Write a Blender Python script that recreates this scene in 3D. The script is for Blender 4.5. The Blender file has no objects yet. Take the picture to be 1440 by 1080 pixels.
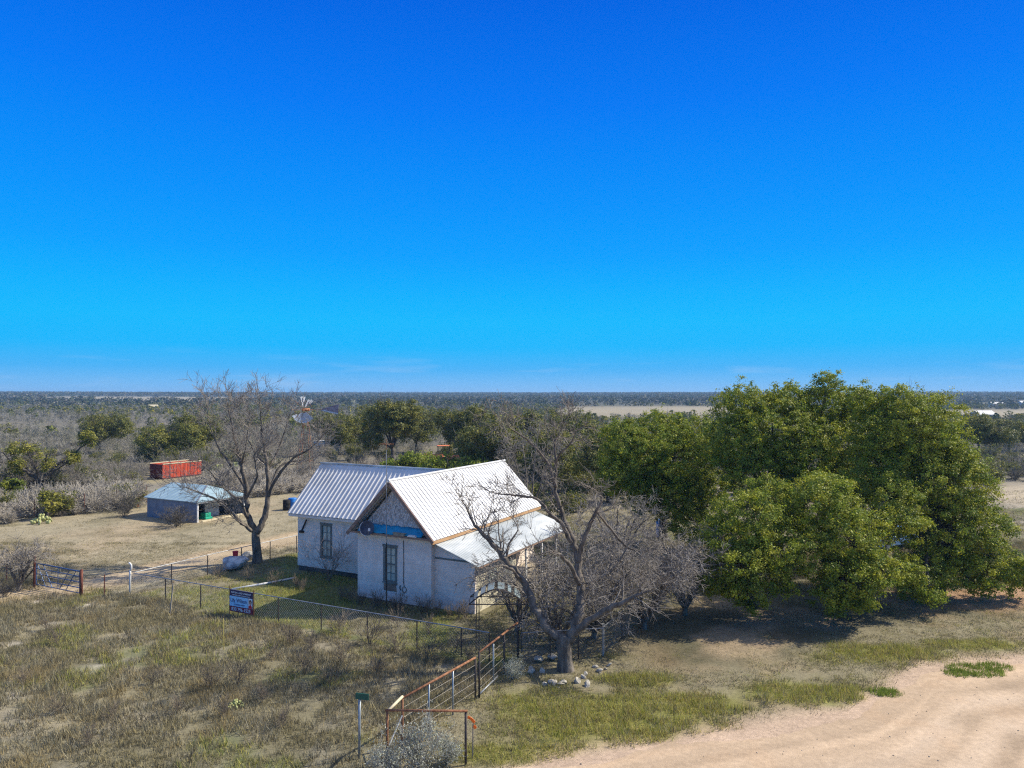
import bpy, bmesh, math, random
import numpy as np
from mathutils import Vector, Matrix
R = math.radians
rng = np.random.default_rng(11)
rnd = random.Random(5)
scene = bpy.context.scene
COL = scene.collection
CAM_H = 10.0
HOR = 555.0

# ------------------------------------------------------------------ survey helpers
def G(px, py):
    """ground point (flat ground) seen at photo coordinates, used as a survey of the site"""
    D = CAM_H * 1000.0 / (py - HOR)
    return Vector(((px - 720) / 1000.0 * D, D, 0.0))
def P(px, py, D):
    return Vector(((px - 720) / 1000.0 * D, D, CAM_H - (py - HOR) / 1000.0 * D))

# ------------------------------------------------------------------ object helpers
def tag(o, label=None, cat=None, group=None, kind=None):
    if label: o['label'] = label
    if cat: o['category'] = cat
    if group: o['group'] = group
    if kind: o['kind'] = kind
    return o
def empty(name, loc=(0, 0, 0), rz=0.0, label=None, cat=None, group=None):
    o = bpy.data.objects.new(name, None); COL.objects.link(o)
    o.location = loc; o.rotation_euler = (0, 0, rz); o.empty_display_size = .2
    tag(o, label, cat, group)
    return o
def link(name, me, mat=None, parent=None, smooth=False):
    if mat: me.materials.append(mat)
    if smooth:
        me.polygons.foreach_set('use_smooth', [True] * len(me.polygons))
    o = bpy.data.objects.new(name, me); COL.objects.link(o)
    if parent: o.parent = parent
    return o
def copy_tree(o, loc, rz=0.0, sc=1.0, label=None, group=None):
    r = o.copy(); COL.objects.link(r); r.location = loc; r.rotation_euler = (0, 0, rz)
    r.scale = (sc, sc, sc) if not hasattr(sc, '__len__') else sc
    if label: r['label'] = label
    if group: r['group'] = group
    for ch in list(o.children):
        c = ch.copy(); COL.objects.link(c); c.parent = r
        for g in list(ch.children):
            d = g.copy(); COL.objects.link(d); d.parent = c
    return r
def big_mesh(name, V, F, mat, parent=None, col=None, smooth=False):
    V = np.ascontiguousarray(V, dtype=np.float32); F = np.ascontiguousarray(F, dtype=np.int32)
    me = bpy.data.meshes.new(name)
    n, (m, k) = len(V), F.shape
    me.vertices.add(n); me.vertices.foreach_set('co', V.ravel())
    me.loops.add(m * k); me.loops.foreach_set('vertex_index', F.ravel())
    me.polygons.add(m); me.polygons.foreach_set('loop_start', np.arange(0, m * k, k, dtype=np.int32))
    if col is not None:
        a = me.color_attributes.new('col', 'FLOAT_COLOR', 'POINT')
        c4 = np.ones((n, 4), np.float32); c4[:, :3] = col
        a.data.foreach_set('color', c4.ravel())
    me.update(calc_edges=True)
    return link(name, me, mat, parent, smooth)

class MB:
    def __init__(s): s.v = []; s.f = []
    def quad(s, *p):
        n = len(s.v); s.v += [tuple(q) for q in p]; s.f.append(tuple(range(n, n + len(p)))); return s
    def box(s, x0, x1, y0, y1, z0, z1, M=None):
        n = len(s.v)
        c = [Vector((x, y, z)) for z in (z0, z1) for x, y in ((x0, y0), (x1, y0), (x1, y1), (x0, y1))]
        if M is not None: c = [M @ q for q in c]
        s.v += [tuple(q) for q in c]
        s.f += [tuple(n + i for i in f) for f in ((0, 3, 2, 1), (4, 5, 6, 7), (0, 1, 5, 4), (1, 2, 6, 5), (2, 3, 7, 6), (3, 0, 4, 7))]
        return s
    def bar(s, a, b, w, h=None, up=(0, 0, 1)):
        a, b = Vector(a), Vector(b); h = h or w
        d = (b - a).normalized(); u = Vector(up)
        if abs(d.dot(u)) > .97: u = Vector((0, 1, 0))
        x = d.cross(u).normalized() * w / 2; y = x.cross(d).normalized() * h / 2
        n = len(s.v)
        for p in (a, b):
            s.v += [tuple(p + q) for q in (-x - y, x - y, x + y, -x + y)]
        s.f += [tuple(n + i for i in f) for f in ((0, 3, 2, 1), (4, 5, 6, 7), (0, 1, 5, 4), (1, 2, 6, 5), (2, 3, 7, 6), (3, 0, 4, 7))]
        return s
    def tube(s, pts, r, k=8, cap=True):
        pts = [Vector(p) for p in pts]
        rs = r if hasattr(r, '__len__') else [r] * len(pts)
        base = len(s.v); ref = None
        for i, p in enumerate(pts):
            d = (pts[min(i + 1, len(pts) - 1)] - pts[max(i - 1, 0)]).normalized()
            if ref is None:
                ref = d.cross(Vector((0, 0, 1)) if abs(d.z) < .9 else Vector((1, 0, 0))).normalized()
            else:
                ref = (ref - d * ref.dot(d)).normalized()
            b = d.cross(ref)
            for j in range(k):
                a = 2 * math.pi * j / k
                s.v.append(tuple(p + (ref * math.cos(a) + b * math.sin(a)) * rs[i]))
        for i in range(len(pts) - 1):
            for j in range(k):
                j2 = (j + 1) % k
                s.f.append((base + i * k + j, base + i * k + j2, base + (i + 1) * k + j2, base + (i + 1) * k + j))
        if cap:
            s.f.append(tuple(base + j for j in reversed(range(k))))
            s.f.append(tuple(base + (len(pts) - 1) * k + j for j in range(k)))
        return s
    def prism(s, poly, ax, d0, d1):
        """extrude a 2-D polygon; ax = 'y' (poly in xz) or 'x' (poly in yz) or 'z' (poly in xy)"""
        def m(p, d):
            return {'y': (p[0], d, p[1]), 'x': (d, p[0], p[1]), 'z': (p[0], p[1], d)}[ax]
        n = len(s.v); k = len(poly)
        s.v += [m(p, d0) for p in poly] + [m(p, d1) for p in poly]
        s.f.append(tuple(range(n, n + k))); s.f.append(tuple(range(n + 2 * k - 1, n + k - 1, -1)))
        for i in range(k):
            j = (i + 1) % k
            s.f.append((n + j, n + i, n + k + i, n + k + j))
        return s
    def cyl(s, c0, c1, r, k=16): return s.tube([c0, c1], r, k)
    def build(s, name, mat, parent=None, smooth=False, bevel=0):
        me = bpy.data.meshes.new(name); me.from_pydata(s.v, [], s.f); me.update()
        bm = bmesh.new(); bm.from_mesh(me); bmesh.ops.recalc_face_normals(bm, faces=bm.faces[:]); bm.to_mesh(me); bm.free()
        o = link(name, me, mat, parent, smooth)
        if bevel:
            b = o.modifiers.new('Bevel', 'BEVEL'); b.width = bevel; b.segments = 2; b.limit_method = 'ANGLE'
        return o

# ------------------------------------------------------------------ noise
def _h(ix, iy, s):
    t = np.sin(ix * 127.1 + iy * 311.7 + s * 74.7) * 43758.5453
    return t - np.floor(t)
def vn(x, y, s=0):
    ix, iy = np.floor(x), np.floor(y); fx, fy = x - ix, y - iy
    fx = fx * fx * (3 - 2 * fx); fy = fy * fy * (3 - 2 * fy)
    a = _h(ix, iy, s) * (1 - fx) + _h(ix + 1, iy, s) * fx
    b = _h(ix, iy + 1, s) * (1 - fx) + _h(ix + 1, iy + 1, s) * fx
    return a * (1 - fy) + b * fy
def fbm(x, y, s=0, o=4):
    t = 0; a = .5; n = 0
    for i in range(o):
        t = t + a * vn(x, y, s + i); n += a; a *= .55; x = x * 2.03 + 7.1; y = y * 2.03 + 3.3
    return t / n
def sst(a, b, x):
    t = np.clip((x - a) / (b - a), 0, 1); return t * t * (3 - 2 * t)

# ------------------------------------------------------------------ materials
def new_mat(name):
    m = bpy.data.materials.new(name); m.use_nodes = True
    nt = m.node_tree; b = nt.nodes['Principled BSDF']
    return m, nt, b
def mat(name, c1, c2=None, scale=3.0, rough=.7, metal=0.0, bump=0.0, bscale=None, spec=.3, detail=6, lo=.35, hi=.65, stretch=(1, 1, 1)):
    m, nt, b = new_mat(name)
    b.inputs['Roughness'].default_value = rough; b.inputs['Metallic'].default_value = metal
    b.inputs['Specular IOR Level'].default_value = spec
    tc = nt.nodes.new('ShaderNodeTexCoord'); mp = nt.nodes.new('ShaderNodeMapping'); mp.inputs['Scale'].default_value = stretch
    nt.links.new(tc.outputs['Object'], mp.inputs[0])
    nz = nt.nodes.new('ShaderNodeTexNoise'); nz.inputs['Scale'].default_value = scale; nz.inputs['Detail'].default_value = detail
    nz.inputs['Roughness'].default_value = .62
    nt.links.new(mp.outputs[0], nz.inputs['Vector'])
    rp = nt.nodes.new('ShaderNodeValToRGB')
    rp.color_ramp.elements[0].position = lo; rp.color_ramp.elements[1].position = hi
    rp.color_ramp.elements[0].color = (*c1, 1); rp.color_ramp.elements[1].color = (*(c2 or [min(1, q * 1.25) for q in c1]), 1)
    nt.links.new(nz.outputs['Fac'], rp.inputs[0]); nt.links.new(rp.outputs[0], b.inputs['Base Color'])
    if bump:
        n2 = nt.nodes.new('ShaderNodeTexNoise'); n2.inputs['Scale'].default_value = bscale or scale * 4; n2.inputs['Detail'].default_value = 5
        nt.links.new(mp.outputs[0], n2.inputs['Vector'])
        bp = nt.nodes.new('ShaderNodeBump'); bp.inputs['Strength'].default_value = bump; bp.inputs['Distance'].default_value = .05
        nt.links.new(n2.outputs['Fac'], bp.inputs['Height']); nt.links.new(bp.outputs[0], b.inputs['Normal'])
    return m
def mat_attr(name, rough=.6, trans=0.0, spec=.25, noise=None, bump=0.0):
    m, nt, b = new_mat(name)
    b.inputs['Roughness'].default_value = rough; b.inputs['Specular IOR Level'].default_value = spec
    at = nt.nodes.new('ShaderNodeAttribute'); at.attribute_name = 'col'
    out = at.outputs['Color']
    if noise:
        tc = nt.nodes.new('ShaderNodeTexCoord')
        for sc, lo, hi in noise:
            nz = nt.nodes.new('ShaderNodeTexNoise'); nz.inputs['Scale'].default_value = sc; nz.inputs['Detail'].default_value = 6
            nz.inputs['Roughness'].default_value = .7
            nt.links.new(tc.outputs['Object'], nz.inputs['Vector'])
            mr = nt.nodes.new('ShaderNodeMapRange'); mr.inputs[1].default_value = .3; mr.inputs[2].default_value = .7
            mr.inputs[3].default_value = lo; mr.inputs[4].default_value = hi
            nt.links.new(nz.outputs['Fac'], mr.inputs[0])
            mx = nt.nodes.new('ShaderNodeVectorMath'); mx.operation = 'SCALE'
            nt.links.new(out, mx.inputs[0]); nt.links.new(mr.outputs[0], mx.inputs['Scale']); out = mx.outputs[0]
        if bump:
            bp = nt.nodes.new('ShaderNodeBump'); bp.inputs['Strength'].default_value = bump; bp.inputs['Distance'].default_value = .06
            nt.links.new(nz.outputs['Fac'], bp.inputs['Height']); nt.links.new(bp.outputs[0], b.inputs['Normal'])
    nt.links.new(out, b.inputs['Base Color'])
    if trans:
        tr = nt.nodes.new('ShaderNodeBsdfTranslucent'); nt.links.new(out, tr.inputs['Color'])
        ms = nt.nodes.new('ShaderNodeMixShader'); ms.inputs[0].default_value = trans
        o = nt.nodes['Material Output']
        nt.links.new(b.outputs[0], ms.inputs[1]); nt.links.new(tr.outputs[0], ms.inputs[2]); nt.links.new(ms.outputs[0], o.inputs['Surface'])
    return m

M = {}
M['ground'] = mat_attr('ground_soil', .95, 0, .1, [(.9, .8, 1.2), (7.0, .72, 1.25), (34.0, .6, 1.38)], .5)
M['road'] = mat_attr('road_dirt', .95, 0, .1, [(.6, .9, 1.1), (6.0, .82, 1.16), (38.0, .8, 1.17)], .4)
M['blade'] = mat_attr('grass_blades', .8, .3, .15)
M['leaf'] = mat_attr('oak_leaves', .55, .35, .22)
M['twig'] = mat_attr('bare_twigs', .85, 0, .15)
M['farleaf'] = mat_attr('far_foliage', .8, .15, .1)
M['bark'] = mat('grey_bark', (.065, .055, .045), (.24, .205, .165), 5, .9, bump=.6, bscale=22, lo=.35, hi=.68, stretch=(1, 1, .35))
M['darkbark'] = mat('oak_bark', (.05, .042, .035), (.13, .115, .1), 6, .9, bump=.7, bscale=18, stretch=(1, 1, .4))
M['roofmetal'] = mat('white_ribbed_metal', (.56, .545, .52), (.72, .715, .70), .9, .42, 0, 0, spec=.4, lo=.3, hi=.7)
M['oldmetal'] = mat('weathered_sheet_metal', (.30, .34, .35), (.66, .68, .66), .9, .5, .1, .05, spec=.4, lo=.32, hi=.66, stretch=(1, .3, 1))
M['shedmetal'] = mat('blue_grey_tin', (.25, .36, .40), (.35, .47, .51), 1.2, .45, .15, .05, spec=.4)
M['shedwall'] = mat('dark_tin_wall', (.15, .17, .22), (.24, .26, .31), 2, .6, .1)
M['galv'] = mat('galvanised_pipe', (.20, .21, .22), (.36, .37, .38), 6, .45, .35)
M['wiremat'] = mat('dull_wire', (.16, .14, .12), (.3, .28, .26), 9, .6, .3)
M['whitepaint'] = mat('white_paint', (.66, .65, .62), (.8, .79, .76), 5, .6)
M['rust'] = mat('rusty_pipe', (.15, .06, .03), (.34, .17, .09), 7, .85, .1, .2)
M['darkpipe'] = mat('dark_pipe', (.035, .035, .04), (.10, .075, .06), 6, .7, .2)
M['redpost'] = mat('red_brown_post', (.12, .035, .025), (.2, .08, .05), 8, .85)
M['bluegate'] = mat('blue_gate_paint', (.035, .08, .19), (.07, .13, .27), 6, .5, .2)
M['fascia'] = mat('brown_fascia', (.20, .13, .10), (.33, .22, .16), 4, .85)
M['orangefascia'] = mat('bare_wood_fascia', (.38, .22, .11), (.52, .33, .18), 3, .85, stretch=(1, .2, 1))
M['peel'] = mat('peeling_gable_boards', (.33, .305, .28), (.70, .65, .60), 14, .9, bump=.5, lo=.42, hi=.60, stretch=(1, 1, .6))
M['trim'] = mat('grey_green_trim', (.13, .14, .13), (.22, .23, .21), 6, .8)
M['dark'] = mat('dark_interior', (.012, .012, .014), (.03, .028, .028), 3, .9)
M['skirt'] = mat('dark_foundation', (.05, .045, .04), (.12, .11, .1), 5, .95)
M['tarp'] = mat('blue_tarp', (.008, .24, .40), (.015, .36, .56), 5, .45, bump=.5, bscale=6)
M['cream'] = mat('cream_stucco', (.42, .38, .27), (.62, .57, .43), 2.2, .9, bump=.15)
M['redbox'] = mat('faded_red_paint', (.30, .04, .02), (.62, .09, .04), 2.6, .7, stretch=(1, 1, .3))
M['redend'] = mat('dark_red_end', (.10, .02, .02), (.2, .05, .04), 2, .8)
M['tanpaint'] = mat('tan_paint', (.52, .44, .28), (.66, .58, .4), 4, .8)
M['mill'] = mat('galvanised_blade', (.42, .46, .50), (.60, .64, .67), 4, .5, 0)
M['tailvane'] = mat('faded_tail_vane', (.20, .13, .15), (.36, .33, .35), 5, .7)
M['millrust'] = mat('windmill_rust', (.25, .09, .04), (.42, .2, .1), 6, .85)
M['yellowstake'] = mat('yellow_stake', (.42, .33, .08), (.55, .45, .14), 6, .8)
M['wood'] = mat('weathered_wood', (.27, .23, .17), (.42, .36, .27), 5, .9, stretch=(1, 1, .2))
M['stone'] = mat('limestone', (.30, .27, .22), (.58, .54, .45), 4, .95, bump=.5, bscale=14)
M['boulder'] = mat('grey_boulder', (.25, .26, .28), (.62, .62, .60), 2.4, .85, bump=.4, lo=.4, hi=.6)
M['cactus'] = mat('prickly_pear_pad', (.30, .33, .12), (.50, .50, .22), 3, .7)
M['signgreen'] = mat('green_sign_face', (.006, .07, .05), (.01, .10, .07), 6, .5)
M['signpost'] = mat('galvanised_post', (.22, .25, .27), (.34, .38, .40), 6, .4, .4)
M['signnavy'] = mat('navy_print', (.025, .022, .075), (.035, .03, .10), 4, .5)
M['signmaroon'] = mat('maroon_print', (.20, .02, .05), (.26, .03, .07), 4, .5)
M['signblue'] = mat('light_blue_print', (.30, .60, .84), (.36, .66, .88), 3, .5)
M['signwhite'] = mat('white_print', (.8, .8, .8), (.86, .86, .86), 4, .5)
M['signink'] = mat('dark_print', (.03, .03, .13), (.04, .04, .16), 4, .5)
M['red'] = mat('red_cloth', (.5, .02, .03), (.62, .04, .05), 6, .7)
M['skin'] = mat('portrait_skin', (.45, .26, .18), (.55, .33, .23), 6, .7)
M['hair'] = mat('portrait_hair', (.08, .04, .025), (.13, .07, .04), 6, .7)
M['orange'] = mat('orange_flagging', (.85, .16, .02), (.95, .24, .03), 6, .6)
M['tractor'] = mat('faded_orange_paint', (.62, .15, .05), (.8, .28, .14), 3, .6)
M['tyre'] = mat('black_rubber', (.015, .015, .015), (.03, .03, .03), 6, .85)
M['bluepl'] = mat('blue_plastic', (.02, .14, .45), (.03, .2, .55), 6, .4)
M['dish'] = mat('dish_paint', (.05, .06, .09), (.09, .10, .14), 5, .5)
M['carpaint'] = mat('pale_blue_car_paint', (.22, .38, .6), (.28, .45, .66), 2, .25, .2, spec=.6)
M['teal'] = mat('green_plastic', (.01, .3, .18), (.02, .4, .26), 4, .5)

def glass(name, c, rough=.08):
    m, nt, b = new_mat(name)
    b.inputs['Roughness'].default_value = rough; b.inputs['Specular IOR Level'].default_value = .6
    tc = nt.nodes.new('ShaderNodeTexCoord'); nz = nt.nodes.new('ShaderNodeTexNoise'); nz.inputs['Scale'].default_value = 2.5
    rp = nt.nodes.new('ShaderNodeValToRGB'); rp.color_ramp.elements[0].color = (*[q * .6 for q in c], 1); rp.color_ramp.elements[1].color = (*[q * 1.3 for q in c], 1)
    nt.links.new(tc.outputs['Object'], nz.inputs['Vector']); nt.links.new(nz.outputs['Fac'], rp.inputs[0]); nt.links.new(rp.outputs[0], b.inputs['Base Color'])
    return m
M['pane'] = glass('dusty_window_glass', (.48, .53, .46))
M['carglass'] = glass('car_glass', (.02, .03, .04))
M['clearsheet'] = glass('fibreglass_sheet', (.20, .25, .25), .45)

def wall_mat(name, c1, c2):
    m, nt, b = new_mat(name); b.inputs['Roughness'].default_value = .92; b.inputs['Specular IOR Level'].default_value = .15
    tc = nt.nodes.new('ShaderNodeTexCoord')
    sx = nt.nodes.new('ShaderNodeSeparateXYZ'); nt.links.new(tc.outputs['Object'], sx.inputs[0])
    ad = nt.nodes.new('ShaderNodeMath'); nt.links.new(sx.outputs[0], ad.inputs[0]); nt.links.new(sx.outputs[1], ad.inputs[1])
    cb = nt.nodes.new('ShaderNodeCombineXYZ'); nt.links.new(ad.outputs[0], cb.inputs[0]); nt.links.new(sx.outputs[2], cb.inputs[1])
    br = nt.nodes.new('ShaderNodeTexBrick'); br.inputs['Scale'].default_value = 1; br.inputs['Brick Width'].default_value = .6; br.inputs['Row Height'].default_value = .22
    br.inputs['Mortar Size'].default_value = .008; br.inputs['Mortar Smooth'].default_value = .4
    br.inputs['Color1'].default_value = (1, 1, 1, 1); br.inputs['Color2'].default_value = (.95, .95, .95, 1); br.inputs['Mortar'].default_value = (.84, .83, .82, 1)
    nt.links.new(cb.outputs[0], br.inputs['Vector'])
    nz = nt.nodes.new('ShaderNodeTexNoise'); nz.inputs['Scale'].default_value = 1.6; nz.inputs['Detail'].default_value = 8; nz.inputs['Roughness'].default_value = .68
    nt.links.new(tc.outputs['Object'], nz.inputs['Vector'])
    rp = nt.nodes.new('ShaderNodeValToRGB'); rp.color_ramp.elements[0].position = .36; rp.color_ramp.elements[1].position = .62
    rp.color_ramp.elements[0].color = (*c1, 1); rp.color_ramp.elements[1].color = (*c2, 1)
    nt.links.new(nz.outputs['Fac'], rp.inputs[0])
    mx = nt.nodes.new('ShaderNodeMix'); mx.data_type = 'RGBA'; mx.blend_type = 'MULTIPLY'; mx.inputs[0].default_value = 1
    nt.links.new(rp.outputs[0], mx.inputs[6]); nt.links.new(br.outputs['Color'], mx.inputs[7])
    # small chips where the paint has come off
    n3 = nt.nodes.new('ShaderNodeTexNoise'); n3.inputs['Scale'].default_value = 7; n3.inputs['Detail'].default_value = 8; n3.inputs['Roughness'].default_value = .75
    nt.links.new(tc.outputs['Object'], n3.inputs['Vector'])
    r3 = nt.nodes.new('ShaderNodeValToRGB'); r3.color_ramp.elements[0].position = .69; r3.color_ramp.elements[1].position = .74
    nt.links.new(n3.outputs['Fac'], r3.inputs[0])
    m2 = nt.nodes.new('ShaderNodeMix'); m2.data_type = 'RGBA'; m2.inputs[7].default_value = (.36, .31, .28, 1)
    nt.links.new(r3.outputs[0], m2.inputs[0]); nt.links.new(mx.outputs[2], m2.inputs[6])
    nt.links.new(m2.outputs[2], b.inputs['Base Color'])
    bp = nt.nodes.new('ShaderNodeBump'); bp.inputs['Strength'].default_value = .25; bp.inputs['Distance'].default_value = .01
    nt.links.new(br.outputs['Fac'], bp.inputs['Height']); bp.invert = True; nt.links.new(bp.outputs[0], b.inputs['Normal'])
    return m
M['wall'] = wall_mat('pinkish_white_wall', (.74, .625, .54), (.88, .78, .695))

# ------------------------------------------------------------------ site frame (house axes)
TH = R(27.5); CT, ST = math.cos(TH), math.sin(TH)
AX, AY = -7.63, 35.3
def to_uv(x, y):
    return (x - AX) * CT - (y - AY) * ST, (x - AX) * ST + (y - AY) * CT
def to_xy(u, v):
    return AX + u * CT + v * ST, AY - u * ST + v * CT
def UV(u, v, z=0.0):
    x, y = to_xy(u, v); return Vector((x, y, z))

ROAD_EDGE = np.array([(-60, -1), (-30, 9), (-8, 16.2), (.77, 19.0), (5.8, 20.7), (10.6, 22.3), (12.8, 24.0), (14.6, 25.8), (19.2, 26.8), (30, 29.4), (70, 42), (160, 70)])
def road_edge(x): return np.interp(x, ROAD_EDGE[:, 0], ROAD_EDGE[:, 1])
TRACK = np.array([(-44, 27.5), (-34, 31.5), (-27, 34.5), (-23.2, 36.4), (-20.8, 39.6), (-18.6, 44), (-15.5, 49), (-13.0, 55), (-11, 63)])
def dist_poly(x, y, pl):
    d = np.full(np.shape(x), 1e9)
    for (x0, y0), (x1, y1) in zip(pl[:-1], pl[1:]):
        dx, dy = x1 - x0, y1 - y0
        t = np.clip(((x - x0) * dx + (y - y0) * dy) / (dx * dx + dy * dy), 0, 1)
        d = np.minimum(d, np.hypot(x - x0 - t * dx, y - y0 - t * dy))
    return d
PIPE = [(-3.38, 19.4), (-3.1, 20.25), (.21, 26.8)]
def terrain(x, y):
    r = np.hypot(x, y)
    h = 9.5 * sst(380, 2300, r) + 3.0 * sst(1700, 4600, r)
    h = h + sst(2200, 3600, r) * 15 * (fbm(x / 1500, y / 1500, 33, 3) - .45) + sst(500, 1500, r) * 6 * (fbm(x / 900, y / 900, 31, 3) - .5) + sst(120, 400, r) * 1.6 * (fbm(x / 130, y / 130, 37, 2) - .5)
    h = h - 1.2 * sst(120, 320, x) * (1 - sst(380, 900, r))
    return h
def fields(x, y):
    """open pale pastures among the far scrub"""
    t = x / np.maximum(y, 1); n = .07 * (fbm(x / 90, y / 90, 41) - .5)
    a = sst(285, 320, y + 300 * n) * (1 - sst(560, 620, y)) * sst(.05, .09, t + n) * (1 - sst(.29, .33, t + n))
    b = sst(850, 900, y) * (1 - sst(1250, 1350, y)) * sst(-.68, -.62, t + n) * (1 - sst(-.38, -.33, t + n))
    c = sst(300, 330, y + 200 * n) * (1 - sst(470, 520, y)) * sst(.55, .6, t + n)
    d = sst(45, 52, x + 8 * fbm(x / 9, y / 9, 44)) * sst(30, 50, y) * (1 - sst(80, 92, y + 12 * fbm(x / 12, y / 12, 45)))
    return np.clip(a + b + c, 0, 1), np.clip(d, 0, 1)
LAWN_B = np.array([(-90, 40), (-45, 50), (-37, 57.5), (-33, 62), (-30.5, 66), (-21, 72), (-14, 74), (-4, 64), (4, 58), (12, 62), (40, 62), (90, 70)])
def is_brush(x, y):
    return y > np.interp(x, LAWN_B[:, 0], LAWN_B[:, 1]) + 3 * (fbm(x / 5, y / 5, 51) - .5)
def zone(x, y):
    """ground cover colour (linear) + grass density/height/greenness at world points"""
    u, v = to_uv(x, y)
    n1 = fbm(x / 3.2, y / 3.2, 1); n2 = fbm(x / 1.1, y / 1.1, 9); n3 = fbm(x / 9, y / 9, 17); n4 = fbm(x / .5, y / .5, 23, 3)
    def C(*c): return np.array(c)[None, :]
    w = lambda a: a[:, None]
    olive, straw, soil, white, green, grey = C(.205, .182, .112), C(.325, .28, .185), C(.39, .30, .195), C(.56, .50, .41), C(.11, .145, .045), C(.225, .205, .165)
    col = olive + (straw - olive) * w(sst(.42, .72, n1) * .6) + (grey - olive) * w(sst(.45, .7, n2) * .5)
    col = col + (white - col) * w(sst(.66, .78, n2) * sst(.5, .62, n3) * .85)
    col = col + (green - col) * w(sst(.6, .74, fbm(x / 2.1, y / 2.1, 61)) * .45)
    dens = .65 + .7 * n1; hgt = .15 + .28 * n3; grn = sst(.57, .75, fbm(x / 2.1, y / 2.1, 61)) * .45
    # bare-worn lawn left of the yard fence
    px = (v > -5.2 + .5 * n2) & (u < -9.9) & ~is_brush(x, y)
    lw = px.astype(float)
    lc = straw * 1.0 + (soil - straw) * w(sst(.45, .7, n3) * .5) + (olive - straw) * w(sst(.5, .68, n1) * .55)
    col = col + (lc - col) * w(lw); dens = np.where(px, .5 + .4 * sst(.45, .7, n1), dens); hgt = np.where(px, .07 + .08 * n1, hgt); grn = np.where(px, .15 * sst(.5, .7, n3), grn)
    # house yard
    py = (v > -4.9) & (u >= -9.9) & (u < 11) & (v < 14)
    yc = olive * .95 + (straw - olive) * w(sst(.4, .6, n3) * .5) + (green - olive) * w(sst(.5, .66, n1) * .75)
    col = col + (yc - col) * w(py * .9); dens = np.where(py, .8, dens); grn = np.where(py, .25 + .6 * sst(.45, .62, n1), grn); hgt = np.where(py, .12 + .1 * n1, hgt)
    # verge between pipe fence and road, and the bare red soil under the oaks
    e = y - road_edge(x)
    xf = np.interp(y, [15, 19.4, 20.25, 26.8, 40], [-4.5, -3.38, -3.1, .21, 6.5])
    pv = (x > xf) & (y < 34 + 4 * n3)
    gb = 0
    for qx, qy, rx, ry in ((3.0, 21.9, 3.6, 2.1), (6.0, 23.0, 2.2, .8), (9.6, 23.9, 2.4, .9), (.2, 19.9, 2.2, .7), (14.6, 27.6, 2.6, .9), (18.5, 28.6, 2.0, .6), (4.5, 25.0, 1.4, .6)): gb = np.maximum(gb, np.exp(-((x - qx) / rx) ** 2 - ((y - qy) / ry) ** 2))
    gv = sst(.12, .85, gb + .14 + .75 * (fbm(x / 1.3, y / 1.3, 71) - .5))
    vc = (straw * .35 + olive * .6) + (C(.20, .19, .06) - straw * .7) * w(gv) + (soil - straw) * w(sst(.55, .7, n2) * .4)
    os_ = np.clip(sst(5.0, 7.5, e + 2 * n1) * sst(3.5, 7, x), 0, 1)
    oc = soil * .8 + (C(.44, .265, .155) - soil * .8) * w(sst(.5, .68, n3) * .8) + (olive * .8 - soil) * w(sst(.38, .58, n1) * .85)
    vc = vc + (oc - vc) * w(os_)
    col = col + (vc - col) * w(pv.astype(float))
    dens = np.where(pv, (1.25 * gv + .8) * (1 - .45 * os_), dens); grn = np.where(pv, .16 + .62 * gv - .12 * os_, grn); hgt = np.where(pv, (.09 + .24 * gv * n1 * 1.6) * (1 - .4 * os_), hgt)
    # soil spills at the road edge
    ed = np.maximum((1 - sst(.1, 1.1 + 1.2 * n1, e)) * sst(.3, .6, n2 + .1), 1 - sst(.35, .7, e))
    col = col + (C(.50, .37, .265) - col) * w(ed); dens = dens * (1 - .85 * ed)
    dt = dist_poly(x, y, TRACK); tk = (1 - sst(.8, 2.4, dt + .8 * (n2 - .5))) * .8
    col = col + (C(.44, .325, .20) - col) * w(tk); dens = dens * (1 - .8 * tk)
    # scrub floor and far land
    br = is_brush(x, y) & ~pv
    bc = grey * 1.1 + (straw - grey) * w(sst(.4, .65, n3) * .7) + (olive - grey) * w(sst(.5, .7, n1) * .5)
    r = np.hypot(x, y)
    md = np.exp(-(((x + 19.5) / 3.5) ** 2 + ((y - 92) / 7) ** 2)); bc = bc + (C(.48, .27, .15) - bc) * w(np.clip(md * 1.3, 0, 1))
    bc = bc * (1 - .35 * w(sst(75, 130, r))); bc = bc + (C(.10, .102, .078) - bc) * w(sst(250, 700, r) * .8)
    f, d = fields(x, y)
    fc = C(.32, .275, .19) * (1 + .25 * w(fbm(x / 60, y / 18, 81) - .5))
    bc = bc + (fc - bc) * w(f)
    bc = bc + (C(.42, .35, .25) * (.85 + .4 * w(n1)) - bc) * w(d * .8)
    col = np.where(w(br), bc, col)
    dens = np.where(br, .5 * (1 - .5 * d), dens); grn = np.where(br, .08, grn)
    return np.clip(col * .98, 0, 1), dens, hgt, grn

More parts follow.
